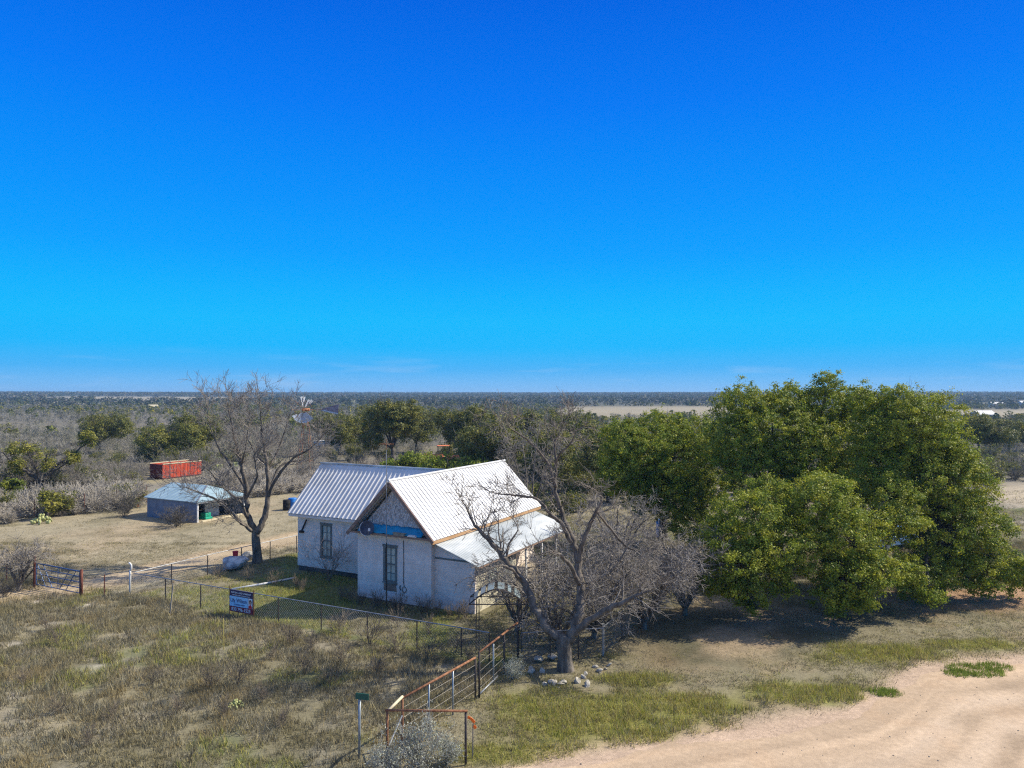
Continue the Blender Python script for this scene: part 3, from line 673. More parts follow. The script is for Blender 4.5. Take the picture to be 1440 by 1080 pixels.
# ------------------------------------------------------------------ mid-distance tree with mistletoe-like green clumps
def clump_tree(label, base, h, w, seed, clumps, ncl, palette, group=None, dens=46, size=.16, c1=(.06, .05, .045), c2=(.2, .18, .16)):
    r_ = random.Random(seed); b = Vector(base)
    root = empty('scrub_oak', base, 0, label, 'tree', group); S = []
    MB().tube([(0, 0, -.1), (.05, 0, .5), (0, .05, 1.2)], [.32, .25, .22], 9).build('trunk', M['darkbark'], root, True)
    ends = []
    for k in range(clumps):
        a = 2 * math.pi * k / clumps + r_.uniform(-.3, .3); o = Vector((math.cos(a), math.sin(a) * .8, 0)); rr = w * r_.uniform(.45, 1); hh = h * r_.uniform(.5, 1)
        p = path_pts([(Vector((0, 0, .9)), .17), (o * rr * .3 + Vector((0, 0, hh * .42)), .14), (o * rr * .62 + Vector((0, 0, hh * .6)), .1), (o * rr + Vector((0, 0, hh * .88)), .04)], 4)
        p = [(z + rv(r_) * .1, q_) for z, q_ in p]
        MB().tube([z for z, _ in p], [q_ for _, q_ in p], 6).build('limb', M['darkbark'], root, True)
        ends += [p[-1][0], p[-4][0]]
        for z, q_ in p[5:]: grow(S, z.copy(), rv(r_) + o * .4, h * .2, .03, 2, r_, .3, .06, 4, rmin=.012)
    twig_mesh('twigs', S, root, c1, c2)
    cl = [(e + rv(r_) * .3, [h * r_.uniform(.07, .13)] * 3) for e in r_.sample(ends, min(ncl, len(ends)))]
    V, C = crown_leaves(cl, dens, size, palette, .45, .1)
    big_mesh('crown', V, np.arange(len(V)).reshape(-1, 4), M['leaf'], root, C)
    return root
OL = np.array([(.20, .20, .035), (.27, .25, .035), (.14, .155, .032), (.30, .27, .05)]) * 1.15
DK = np.array([(.10, .12, .035), (.075, .095, .03), (.14, .15, .045), (.17, .165, .06)]) * 1.3
BR = np.array([(.19, .25, .025), (.25, .30, .03), (.15, .205, .025), (.31, .33, .04)])
clump_tree('scrub oak with yellow-green leaf tufts on dark limbs at the left edge', G(58, 690), 6.6, 5.4, 41, 9, 12, OL, None, 60, .1)
def leafy_tree(name, label, base, h, w, seed, palette, dens=34, size=.19, ncl=9, group=None, sub=.55):
    r_ = random.Random(seed)
    root = empty(name, base, 0, label, 'tree', group); S = []
    MB().tube([(0, 0, -.1), (.05, 0, h * .15), (0, .05, h * .34)], [h * .035, h * .028, h * .022], 8).build('trunk', M['darkbark'], root, True)
    cl = []
    for k in range(ncl):
        a = 2 * math.pi * k / ncl * 2.4; rr = w * (.15 + .65 * r_.random()); z = h * (.38 + .5 * r_.random() * (1 - .35 * rr / w))
        c = Vector((math.cos(a) * rr, math.sin(a) * rr, z)); q_ = w * r_.uniform(.26, .42); cl.append((c, (q_, q_, q_ * .8)))
        p = path_pts([(Vector((0, 0, h * .25)), h * .016), (c * .55 + Vector((0, 0, h * .14)), h * .01), (c, .02)], 3)
        m_ = MB().tube([z_ for z_, _ in p], [q2 for _, q2 in p], 6); m_.build('limb', M['darkbark'], root, True)
        for j in range(5): grow(S, p[-1 - r_.randrange(3)][0].copy(), rv(r_) + Vector((0, 0, .3)), w * .5, .03, 1, r_, .3, .1, 5, rmin=.014)
    twig_mesh('twigs', S, root, (.09, .08, .07), (.22, .2, .18))
    V, C = crown_leaves(cl, dens, size, palette, sub, .2)
    big_mesh('crown', V, np.arange(len(V)).reshape(-1, 4), M['leaf'], root, C)
    return root
def gx_(px, D): return ((px - 720) / 1000 * D, D, 0)
leafy_tree('evergreen_oak', 'tall dark oak with an open top behind the rear roof ridge', gx_(552, 100), 9.6, 5.6, 51, np.concatenate([DK, OL * .8]), 52, .13, 12)
leafy_tree('evergreen_oak', 'dark oak to the right of the open-topped oak, above the orange tractor', gx_(655, 104), 8.6, 5.4, 52, np.concatenate([DK, OL * .8]), 52, .13, 11)
leafy_tree('evergreen_oak', 'olive oak showing above the far end of the white roof', gx_(722, 92), 8.8, 5.0, 53, np.concatenate([DK, OL]), 24, .2, 11)
leafy_tree('evergreen_oak', 'dusty green oak between the gnarled tree top and the oak clump', gx_(825, 82), 7.2, 4.6, 54, np.concatenate([DK, OL]), 26, .19, 10)
leafy_tree('evergreen_oak', 'broad olive-green oak in the scrub above the red container', gx_(255, 112), 6.6, 6.6, 55, np.concatenate([DK, OL]), 46, .12, 14)
leafy_tree('evergreen_oak', 'rounded faded oak just right of the left-edge scrub oak', gx_(140, 122), 7.2, 5.5, 56, np.concatenate([DK, OL * .8]), 30, .12, 12)
for px_, D_, h_, w_, sd_, lb_ in ((585, 122, 7.6, 5.0, 151, 'olive oak filling the gap between the open-topped oak and the orange tractor'), (690, 80, 7.2, 4.6, 152, 'olive oak directly above the rear end of the white ridge'), (770, 74, 6.6, 4.4, 153, 'wide low oak behind the leafless tree past the white roof'), (800, 100, 8.0, 5.0, 154, 'oak further back below the pale pasture'), (855, 66, 6.4, 4.0, 155, 'oak just left of the leftmost big live oak'), (520, 125, 8.2, 5.6, 156, 'shaggy oak left of the open-topped oak')):
    leafy_tree('evergreen_oak', lb_, gx_(px_, D_), h_, w_, sd_, np.concatenate([OL * .85, DK]), 40, .12, 12)
leafy_tree('evergreen_oak', 'dim oak beyond the windmill tail', gx_(478, 118), 7.5, 5.0, 57, np.concatenate([DK, OL * .8]), 44, .13, 9)
for i, (px, D, h, w) in enumerate(((575, 80, 3.9, 2.6), (618, 77, 3.3, 2.8), (662, 76, 3.1, 2.6))):
    leafy_tree('leafy_shrub', ('bright green shrub behind the rear roof, leftmost of three', 'bright green shrub below the orange tractor, middle of three', 'bright green shrub at the white roof ridge, rightmost of three')[i], gx_(px, D), h, w, 58 + i, BR, 42, .15, 8, 'bright green shrubs behind the house')
leafy_tree('evergreen_oak', 'dark oak beyond the open ground at the right edge', gx_(1418, 128), 5.6, 5.2, 62, np.concatenate([DK, OL * .8]), 48, .13, 10)
leafy_tree('evergreen_oak', 'grey-green oak just past the drooping right crown', gx_(1375, 120), 6.4, 5.0, 63, np.concatenate([DK, OL * .8]), 48, .13, 10)

# ------------------------------------------------------------------ scrub: individual bushes, then the far scrub as one mass
def bush_proto(name, h, w, seed, c1, c2, n=13, kids=5, label='', cat='bush', group=None, r0=.02, rmin=.009, leaf=None):
    r_ = random.Random(seed); root = empty(name, (0, 0, -50), 0, label, cat, group); S = []; T = []
    for k in range(n):
        a = r_.uniform(0, 6.28); t = r_.uniform(.1, 1); d = Vector((math.cos(a) * t * w / h * 1.6, math.sin(a) * t * w / h * 1.6, 1))
        p = Vector((r_.gauss(0, w * .05), r_.gauss(0, w * .05), -.05)); grow(S, p, d, h * r_.uniform(.6, .95), r0, 2, r_, .2, .03, kids, .55, .6, rmin)
    S = np.array(S); mx = np.maximum(S[:, 6], S[:, 7]); st = mx > r0 * .5
    twig_mesh('stems', S[st], root, [q_ * .7 for q_ in c1], c1); twig_mesh('twigs', S[~st], root, c1, c2)
    if leaf is not None:
        cc = S[~st][:, 3:6]; cc = cc[rng.integers(0, len(cc), leaf[0])] + rng.normal(size=(leaf[0], 3)) * .1
        V, C = leaf_quads(cc, np.full(len(cc), leaf[1]), leaf[2][rng.integers(0, len(leaf[2]), len(cc))] * rng.uniform(.7, 1.3, (len(cc), 1)))
        big_mesh('leaves', V, np.arange(len(V)).reshape(-1, 4), M['leaf'], root, C)
    return root
LG, LP, LO = 'leafless grey-brown bush in the scrub behind the yard', 'pale feathery dry bush at the near edge of the scrub', 'small olive-green bush in the scrub behind the yard'
protos = {
    'g': [bush_proto('bare_bush', 1.95, 1.7, 70 + i, (.16, .145, .12), (.33, .30, .25), 16, 5, LG, 'bush', 'grey bushes of the scrub') for i in range(3)],
    'p': [bush_proto('dry_bush', 1.3, 1.5, 80 + i, (.50, .45, .37), (.76, .69, .58), 26, 6, LP, 'bush', 'pale bushes at the scrub edge', .014, .010) for i in range(2)],
    'o': [bush_proto('green_bush', 1.9, 1.6, 90 + i, (.12, .105, .09), (.2, .18, .16), 10, 4, LO, 'bush', 'olive bushes of the scrub', leaf=(2200, .07, np.concatenate([DK, OL * .8]))) for i in range(2)],
}
used = {id(p): False for L in protos.values() for p in L}
def put_bush(kind, x, y, sc):
    pr = protos[kind][rnd.randrange(len(protos[kind]))]; z = float(terrain(np.array([x]), np.array([y]))[0]); rz = rnd.uniform(0, 6.28)
    s3 = (sc * rnd.uniform(.85, 1.25), sc * rnd.uniform(.85, 1.25), sc * rnd.uniform(.8, 1.1))
    if not used[id(pr)]:
        used[id(pr)] = True; pr.location = (x, y, z); pr.rotation_euler = (0, 0, rz); pr.scale = s3
    else: copy_tree(pr, (x, y, z), rz, s3)
def clear_of(x, y):
    """kept open: shed, container, windmill foot, tractor, yard"""
    for cx, cy, rr in ((-26.5, 59.5, 5.2), (-40.3, 87, 4.2), (-28, 93, 2.5), (-10.2, 96, 3), (-20, 66, 3), (25, 46, 4), (-49.5, 71, 4.5), (-47, 62, 3.5)):
        if (x - cx) ** 2 + (y - cy) ** 2 < rr * rr: return False
    return True
def hides_target(x, y, h):
    """no tall bush directly in front of the container, tractor or windmill foot"""
    for cx, cy, hw in ((-40.3, 85, .05), (-10.2, 96, .03)):
        if y < cy and abs(x / y - cx / cy) < hw and y > cy - 24: return True
    return False
cand = []
n_ = 5200; yy = np.sqrt(rng.uniform(50 ** 2, 185 ** 2, n_)); xx = yy * rng.uniform(-.78, .78, n_)
extra_ = 1500; y2 = rng.uniform(50, 84, extra_); x2 = rng.uniform(-.76, -.34, extra_) * y2
xx = np.concatenate([xx, x2]); yy = np.concatenate([yy, y2])
fa, fd = fields(xx, yy); ok = is_brush(xx, yy) & (fa < .3) & (fd < .3) & ~((xx > 6) & (xx < 34) & (yy < 66)) & (fbm(xx / 7, yy / 7, 211, 3) > .36)
for x, y in sorted(zip(xx[ok].tolist(), yy[ok].tolist()), key=lambda c: c[1]):
    if not clear_of(x, y) or hides_target(x, y, 2): continue
    if any((x - c[0]) ** 2 + (y - c[1]) ** 2 < 1.3 for c in cand[-220:]): continue
    cand.append((x, y))
nb = {'g': 0, 'p': 0, 'o': 0}; rest = []
for x, y in cand:
    nearb = y < np.interp(x, LAWN_B[:, 0], LAWN_B[:, 1]) + 20
    kind = 'p' if (x < -14 and nearb and rnd.random() < .85) else ('o' if rnd.random() < (.17 if x < -12 else .5) else 'g')
    if nb[kind] >= 285: rest.append((x, y)); continue
    nb[kind] += 1; put_bush(kind, x, y, rnd.uniform(.75, 1.35) * (1.1 if kind == 'p' else 1.0))
# far scrub mass
def mass(n, y0, y1, dens_fn, hmul, per, sl, pal, name, mode='twig', extra=None, wide=1.0):
    y = np.sqrt(rng.uniform(y0 ** 2, y1 ** 2, n)); x = y * rng.uniform(-.8, .8, n)
    f, d = fields(x, y); k = (f < .35) & (d < .4) & dens_fn(x, y)
    if extra is not None: x = np.concatenate([x[k], extra[:, 0]]); y = np.concatenate([y[k], extra[:, 1]])
    else: x, y = x[k], y[k]
    n = len(x); h = hmul(x, y) * rng.uniform(.6, 1.3, n); w = h * rng.uniform(.7, 1.15, n) * wide
    z = terrain(x, y)
    q_ = np.repeat(np.arange(n), per); m = len(q_)
    a = rng.uniform(0, 6.28, m); rr = np.sqrt(rng.random(m)); zz = rng.random(m) ** .7
    prof = np.sqrt(np.clip(1 - (zz * 1.05 - .35) ** 2 / .55, .05, 1))
    c = np.stack([x[q_] + np.cos(a) * rr * w[q_] * .62 * prof, y[q_] + np.sin(a) * rr * w[q_] * .62 * prof, z[q_] + zz * h[q_]], 1)
    tone = pal[rng.integers(0, len(pal), n)]
    col = tone[q_] * rng.uniform(.7, 1.3, (m, 1))
    if mode == 'leaf':
        V, C = leaf_quads(c, sl * h[q_] * rng.uniform(.7, 1.3, m), col, np.stack([np.cos(a) * rr, np.sin(a) * rr, .2 + zz], 1), .5)
        return tag(big_mesh(name, V, np.arange(len(V)).reshape(-1, 4), M['farleaf'], None, np.clip(C, 0, 1)), kind='stuff')
    d = np.stack([np.cos(a) * rr * .9, np.sin(a) * rr * .9, rng.uniform(.3, 1.2, m)], 1) + rng.normal(size=(m, 3)) * .45
    d /= np.linalg.norm(d, axis=1)[:, None]; L = sl * h[q_] * rng.uniform(.6, 1.3, m)
    s_ = np.cross(d, rng.normal(size=(m, 3))); s_ /= np.linalg.norm(s_, axis=1)[:, None]; wd = np.maximum(.012, y[q_] / 8000.)[:, None]
    p0 = c - d * L[:, None] * .5; p1 = c + d * L[:, None] * .5
    V = np.stack([p0 - s_ * wd, p0 + s_ * wd, p1 + s_ * wd * .5, p1 - s_ * wd * .5], 1).reshape(-1, 3)
    return tag(big_mesh(name, V, np.arange(len(V)).reshape(-1, 4), M['twig'], None, np.clip(np.repeat(col, 4, 0), 0, 1)), kind='stuff')
GREYS = np.array([(.22, .205, .17), (.29, .27, .225), (.17, .16, .125), (.24, .225, .17), (.20, .20, .14)])
mass(5200, 120, 560, lambda x, y: (y > 182) & (fbm(x / 25, y / 25, 141) > .3), lambda x, y: 1.9 + 0 * x, 90, .42, GREYS, 'scrub_mass', extra=np.array(rest) if rest else None)
mass(4200, 150, 620, lambda x, y: fbm(x / 40, y / 40, 151) > .42 + .06 * (x < 0), lambda x, y: 2.6 + .5 * (x > 60), 70, .13, np.concatenate([DK, OL * .75]) * .9, 'green_scrub_mass', 'leaf')
WOOD = np.array([(.045, .06, .035), (.06, .075, .04), (.08, .085, .05), (.11, .105, .08), (.14, .13, .105)])
mass(15000, 520, 2300, lambda x, y: fbm(x / 160, y / 160, 161) > .40, lambda x, y: 3.6 + y / 800, 22, .27, WOOD, 'far_woodland', 'leaf', None, 1.8)
mass(16000, 1700, 5000, lambda x, y: x < 1e9, lambda x, y: 4.0 + y / 1400, 14, .42, WOOD[:4] * .9, 'horizon_woodland', 'leaf', None, 2.0)
mass(7000, 520, 2000, lambda x, y: (fbm(x / 160, y / 160, 161) <= .47), lambda x, y: 2.6 + y / 1000, 20, .32, GREYS * .9, 'far_scrub', 'leaf', None, 1.7)

# ------------------------------------------------------------------ weeds, shrubs, cactus, stones near the camera
weed = bush_proto('dead_weed', .9, .55, 101, (.22, .18, .135), (.42, .36, .27), 9, 4, 'tall dead weed standing in the meadow', 'weed', 'dead weeds of the meadow', .008, .0045)
first = True
WP = []
for px, py, s_ in ((300, 965, 1.1), (335, 960, 1.0), (412, 905, 1.2), (440, 915, 1.0), (478, 890, 1.25), (520, 905, 1.3), (560, 915, 1.15), (600, 925, 1.1), (640, 915, 1.0), (85, 905, 1.0), (70, 885, .9), (430, 945, 1.1), (370, 985, .9), (250, 1000, .8), (560, 880, 1.1), (605, 890, 1.0), (385, 925, .8), (320, 1005, .8), (160, 1010, .75), (90, 1000, .8), (40, 960, .7), (485, 930, 1.0), (530, 945, .9), (660, 930, .9), (215, 960, .8), (130, 1045, .7), (400, 1020, .75), (465, 960, .8)):
    WP.append((G(px, py), s_, 'tall dead weed standing in the meadow', 'dead weeds of the meadow'))
for k in range(15):
    uu = -.2 + k * .48 + rnd.uniform(-.2, .2); WP.append((UV(uu, -.75 + rnd.uniform(-.35, .3)), rnd.uniform(.7, 1.25), 'dry brown weed clump at the foot of the front wall', 'dead weeds along the front wall'))
for px, py, s_ in ((310, 812, 1.0), (352, 815, .9), (390, 822, 1.0), (417, 826, .9), (428, 830, .8)):
    WP.append((G(px, py), s_, 'dry weed in the yard below the forked tree', 'dead weeds in the yard'))
for i, (p, s_, lb, gp) in enumerate(WP):
    if i == 0:
        weed.location = p; weed.scale = (s_,) * 3; weed['label'] = lb; weed['group'] = gp
    else: copy_tree(weed, p, rnd.uniform(0, 6.28), s_, lb, gp)
sh = bush_proto('dry_shrub', 2.5, 1.0, 103, (.24, .18, .15), (.42, .33, .28), 12, 5, 'pinkish bare shrub in front of the tall window of the left wing', 'shrub', None, .016, .006)
sh.location = UV(-3.3, 1.55); sh.scale = (1, 1, 1)
SG = np.array([(.40, .42, .34), (.5, .52, .44), (.3, .32, .24)])
sg = bush_proto('sage_bush', 1.25, .75, 104, (.25, .24, .21), (.4, .4, .37), 16, 5, 'silver-grey sage bush inside the rusty pipe panel', 'bush', 'silver sage bushes', .009, .004, leaf=(2600, .028, SG))
sg.location = G(592, 1078); sg.scale = (.95, .95, 1.2)
copy_tree(sg, G(722, 952), 1.0, .62, 'silver-grey sage bush at the foot of the pipe fence, left of the stone ring')
copy_tree(sg, G(628, 1070), 2.0, .7, 'small sage bush between the big sage and the right post of the pipe panel')
copy_tree(sg, G(545, 1090), 3.0, .8, 'sage bush at the left post of the pipe panel')
nb_ = bush_proto('bare_bush', 1.9, 1.9, 105, (.15, .135, .115), (.27, .25, .215), 22, 5, 'rounded leafless bush against the left wall of the tin shed', 'bush', None, .014, .008)
nb_.location = G(250, 740); nb_.scale = (1.5, 1.1, .95)
nb2 = copy_tree(nb_, G(10, 838), 1.2, .6, 'low leafless bush at the fence left of the blue gate')
nb3 = copy_tree(nb_, G(176, 726), 2.2, .8, 'dark round bush at the lawn edge, left of the tin shed')
yb = leafy_tree('leafy_shrub', 'yellowish slim shrub by the rusty fence post at the left', G(68, 730), 2.6, .9, 66, OL, 40, .1, 6, sub=.4)
gs = leafy_tree('leafy_shrub', 'round dark green shrub at the left edge below the scrub oak', G(8, 700), 2.0, 1.6, 67, BR * .6, 40, .13, 6, sub=.4)
# prickly pear
def pad(bm_list, c, n, up, r):
    V = []; k = 10
    n = n.normalized(); up = (up - n * up.dot(n)).normalized(); s = n.cross(up)
    f = len(bm_list.v)
    for sgn in (-1, 1):
        for j in range(k):
            a = 2 * math.pi * j / k; bm_list.v.append(tuple(c + (s * math.cos(a) * .78 + up * math.sin(a)) * r + n * sgn * .02))
    for sgn in (-1, 1): bm_list.v.append(tuple(c + n * sgn * .05))
    for j in range(k):
        j2 = (j + 1) % k; bm_list.f += [(f + j, f + j2, f + k + j2, f + k + j), (f + j2, f + j, f + 2 * k), (f + k + j, f + k + j2, f + 2 * k + 1)]
r_ = random.Random(9); mb = MB()
for k in range(46):
    t = r_.random(); a = r_.uniform(0, 6.28); rr = .95 * math.sqrt(r_.random()); pad(mb, Vector((math.cos(a) * rr, math.sin(a) * rr, .2 + .8 * t * (1.15 - rr))), rv(r_) * .6 + Vector((0, -1, 0)), Vector((0, 0, 1)) + rv(r_) * .5, r_.uniform(.15, .24))
cac = tag(mb.build('prickly_pear', M['cactus'], None, True), 'pale yellow-green prickly pear clump in the scrub', 'cactus', 'prickly pears of the scrub')
for i, (px, py, s_) in enumerate(((168, 688, 1.0), (60, 736, .7), (308, 672, 1.5), (332, 664, 1.2), (222, 700, .8), (140, 700, .8), (85, 684, .7), (305, 655, 1.2))):
    p = G(px, py)
    if i == 0: cac.location = p; cac.scale = (s_,) * 3
    else: copy_tree(cac, p, rnd.uniform(-.6, .6), s_)
copy_tree(cac, G(334, 992), .3, .24, 'small bright prickly pear alone in the meadow grass', 'prickly pear of the meadow')
# stones
def rock(name, seed, sq, mat_, r=1.0, sub=3):
    bm = bmesh.new(); bmesh.ops.create_icosphere(bm, subdivisions=sub, radius=r)
    r_ = random.Random(seed); pl = [(rv(r_), r_.uniform(.55, .85)) for _ in range(9)]
    for v_ in bm.verts:
        d = v_.co.normalized(); m_ = 1.0
        for n_, o_ in pl:
            t = d.dot(n_)
            if t > .05: m_ = min(m_, o_ / t)
        v_.co = Vector((d.x * m_ * sq[0], d.y * m_ * sq[1], d.z * m_ * sq[2]))
    me = bpy.data.meshes.new(name); bm.to_mesh(me); bm.free()
    return link(name, me, mat_)
sp = [rock('stone', 110 + i, ((1, .7, .3), (.8, .75, .5), (1, .5, .65))[i], M['stone']) for i in range(3)]
ring = [(758, 945), (768, 952), (779, 957), (790, 961), (801, 962), (775, 960), (786, 955), (812, 960), (820, 955), (828, 950), (836, 945), (842, 938), (848, 932), (833, 954), (824, 961), (845, 946), (752, 938), (746, 940), (855, 936), (808, 953), (764, 961)]
for i, (px, py) in enumerate(ring):
    s_ = rnd.uniform(.09, .21); px += rnd.uniform(-9, 9); py += rnd.uniform(-5, 7); p = G(px, py) + Vector((0, 0, s_ * .25)); lb = 'pale stone of the ring round the gnarled tree'; gp = 'stones ringed round the gnarled tree'
    if i < 3:
        o = sp[i]; o.location = p; o.rotation_euler = (rnd.uniform(-1, 1), rnd.uniform(-1, 1), rnd.uniform(0, 6)); o.scale = (s_,) * 3; tag(o, lb, 'stone', gp)
    else:
        o = copy_tree(sp[i % 3], p, rnd.uniform(0, 6.28), s_); o.rotation_euler = (rnd.uniform(-1, 1), rnd.uniform(-1, 1), rnd.uniform(0, 6))
copy_tree(sp[1], G(757, 929) + Vector((0, 0, .12)), .4, .24, 'rounded cream rock behind the gnarled trunk, left of its twin', 'rocks behind the trunk')
copy_tree(sp[1], G(777, 926) + Vector((0, 0, .12)), 1.4, .27, 'rounded cream rock touching the gnarled trunk', 'rocks behind the trunk')
bo = rock('boulder', 120, (.95, .75, .55), M['boulder']); bo.location = G(329, 799) + Vector((0, 0, .3)); tag(bo, 'big rounded grey boulder beside the forked tree trunk', 'boulder')
rk = rock('boulder', 121, (.6, .4, .3), M['stone']); rk.location = G(349, 786) + Vector((0, 0, .2)); tag(rk, 'tan rock against the fence behind the grey boulder', 'boulder')

# ------------------------------------------------------------------ the farmhouse
HZ = -TH
house = empty('farmhouse', (AX, AY, 0), HZ, 'white farmhouse with two ribbed metal gable roofs and a tin lean-to', 'house')
W, EAVE, PEAK, RU = 4.36, 3.22, 5.88, 2.18
SL = (PEAK - 3.27) / 2.53
def wall_open(u0, u1, z0, z1, y, ops, t=.16):
    """wall facing -v at v=y, cut round its openings"""
    mb = MB(); us = sorted({u0, u1, *[o[0] for o in ops], *[o[1] for o in ops]}); zs = sorted({z0, z1, *[o[2] for o in ops], *[o[3] for o in ops]})
    for a, b in zip(us[:-1], us[1:]):
        for c, d in zip(zs[:-1], zs[1:]):
            if any(o[0] <= a and b <= o[1] and o[2] <= c and d <= o[3] for o in ops): continue
            mb.quad((a, y, c), (b, y, c), (b, y, d), (a, y, d))
    for o in ops:
        a, b, c, d = o; mb.quad((a, y, c), (b, y, c), (b, y + t, c), (a, y + t, c)); mb.quad((a, y, d), (a, y + t, d), (b, y + t, d), (b, y, d))
        mb.quad((a, y, c), (a, y + t, c), (a, y + t, d), (a, y, d)); mb.quad((b, y, c), (b, y, d), (b, y + t, d), (b, y + t, c))
    return mb
def window(y, u0, u1, z0, z1, apron=0):
    f = MB(); w = .07
    f.box(u0 - .04, u0 + w, y - .025, y + .07, z0, z1); f.box(u1 - w, u1 + .04, y - .025, y + .07, z0, z1)
    f.box(u0 + w, u1 - w, y - .025, y + .07, z1 - w, z1); f.box(u0 - .07, u1 + .07, y - .05, y + .06, z1, z1 + .09); f.box(u0 + w, u1 - w, y + .0, y + .07, z0, z0 + w)
    wn = f.build('window', M['trim'], house)
    zm = (z0 + z1) / 2; s_ = MB(); s_.box(u0 + w, u1 - w, y + .02, y + .06, zm - .03, zm + .03)
    um = (u0 + u1) / 2; s_.box(um - .014, um + .014, y + .035, y + .06, z0 + w, zm - .03); s_.box(um - .014, um + .014, y + .035, y + .06, zm + .03, z1 - w)
    for zz in (zm + (z1 - zm) * .5, z0 + (zm - z0) * .5): s_.box(u0 + w, um - .014, y + .037, y + .06, zz - .012, zz + .012); s_.box(um + .014, u1 - w, y + .037, y + .06, zz - .012, zz + .012)
    s_.build('sash', M['trim'], wn)
    MB().box(u0 + w - .01, u1 - w + .01, y + .063, y + .085, z0 + w - .01, z1 - w + .01).build('pane', M['pane'], wn)
    MB().box(u0 - .06, u1 + .06, y - .06, y - .003, z0 - .06, z0 - .002).build('sill', M['trim'], wn)
    if apron: MB().box(u0, u1, y - .02, y - .003, z0 - apron, z0 - .063).build('apron_panel', M['fascia'], wn)
    return wn
FW = (1.62, 2.36, .98, 2.68)
wall_open(0, W, 0, EAVE, 0, [FW]).build('wall', M['wall'], house)
m_ = MB(); m_.quad((0, 0, 0), (0, 0, EAVE), (0, 2.7, EAVE), (0, 2.7, 0)); m_.quad((W, 0, 0), (W, 11, 0), (W, 11, EAVE), (W, 0, EAVE)); m_.quad((0, 11, 0), (0, 11, EAVE), (W, 11, EAVE), (W, 11, 0)); m_.quad((0, 7.2, 0), (0, 7.2, EAVE), (0, 11, EAVE), (0, 11, 0))
m_.quad((0, 11, EAVE), (RU, 11, EAVE + RU * SL), (W, 11, EAVE)); m_.build('wall', M['wall'], house)
window(0, *FW, apron=.42)
RW = (-4.85, -4.1, .95, 2.75); RW2 = (-.95, -.2, .95, 2.75)
wall_open(-6.6, -.005, .28, EAVE, 2.7, [RW, RW2]).build('wall', M['wall'], house)
window(2.7, *RW); window(2.7, *RW2)
m_ = MB(); m_.quad((-6.6, 2.7, .28), (-6.6, 7.2, .28), (-6.6, 7.2, EAVE), (-6.6, 2.7, EAVE)); m_.quad((-6.6, 2.7, EAVE), (-6.6, 7.2, EAVE), (-6.6, 4.95, 5.55)); m_.quad((-6.6, 7.2, .28), (-.005, 7.2, .28), (-.005, 7.2, EAVE), (-6.6, 7.2, EAVE)); m_.build('wall', M['wall'], house)
MB().box(-6.55, -.01, 2.74, 7.16, 0, .278).build('foundation', M['skirt'], house)
MB().box(.03, W - .03, -.012, -.003, 0, .06).build('foundation', M['skirt'], house)
# gable above the pent ledge
g = MB(); g.prism([(.25, 3.46), (W - .25, 3.46), (RU, 3.46 + (RU - .25) * SL)], 'y', .02, .08); g.build('gable', M['peel'], house)
g = MB(); g.prism([(0, EAVE + .003), (W, EAVE + .003), (RU, EAVE + RU * SL)], 'y', .085, .15); g.build('wall', M['wall'], house)
MB().box(-.1, W + .1, -.42, .018, EAVE + .03, EAVE + .12).build('ledge', M['fascia'], house)
MB().box(-.02, W + .02, -.06, -.003, EAVE - .14, EAVE + .028).build('trim_board', M['wall'], house)
# ribbed roof sheets
def ribbed(name, p, e, L, s_, mat_, period=.30, rib=(.05, .075, .13, .155), hgt=.032, th=.03, parent=None):
    p, e, s_ = Vector(p), Vector(e).normalized(), Vector(s_); n_ = e.cross(s_).normalized()
    if n_.z < 0: n_ = -n_
    xs = []; t = 0
    while t < L:
        for a, h in ((rib[0], 0), (rib[1], hgt), (rib[2], hgt), (rib[3], 0)):
            if t + a < L: xs.append((t + a, h))
        t += period
    xs = [(0, 0)] + xs + [(L, 0)]
    mb = MB(); k = len(xs); rows = 2
    for j in range(rows):
        for a, h in xs: mb.v.append(tuple(p + e * a + s_ * (j / (rows - 1)) + n_ * h))
    for j in range(rows):
        for a, h in xs: mb.v.append(tuple(p + e * a + s_ * (j / (rows - 1)) + n_ * (h - th)))
    o = rows * k
    for j in range(rows - 1):
        for i in range(k - 1):
            a = j * k + i; mb.f += [(a, a + 1, a + k + 1, a + k), (o + a, o + a + k, o + a + k + 1, o + a + 1)]
    for i in range(k - 1):
        a = (rows - 1) * k + i; mb.f += [(i, o + i, o + i + 1, i + 1), (a, a + 1, o + a + 1, o + a)]
    mb.f += [(0, k, o + k, o), (k - 1, o + k - 1, o + 2 * k - 1, 2 * k - 1)]
    return mb.build(name, mat_, parent)
OV = .35
roof = ribbed('roof', (W + OV, -.42, 3.27), (0, 1, 0), 11.75, (-(W + OV - RU), 0, PEAK - 3.27), M['roofmetal'], .3, (.05, .062, .085, .097), .028, parent=house)
ribbed('roof', (-OV, -.42, 3.27), (0, 1, 0), 11.75, ((RU + OV), 0, PEAK - 3.27), M['roofmetal'], parent=house)
RR = (5.86 - 3.29)
ribbed('roof', (-6.95, 2.22, 3.29), (1, 0, 0), 9.0, (0, 2.73, RR), M['roofmetal'], parent=house)
ribbed('roof', (-6.95, 7.68, 3.29), (1, 0, 0), 9.0, (0, -2.73, RR), M['roofmetal'], parent=house)
m_ = MB(); m_.tube([(RU, -.44, PEAK + .03), (RU, 11.35, PEAK + .03)], .07, 6); m_.build('ridge_cap', M['roofmetal'], house)
m_ = MB(); m_.tube([(-6.97, 4.95, 5.89), (RU - .1, 4.95, 5.89)], .07, 6); m_.build('ridge_cap', M['oldmetal'], house)
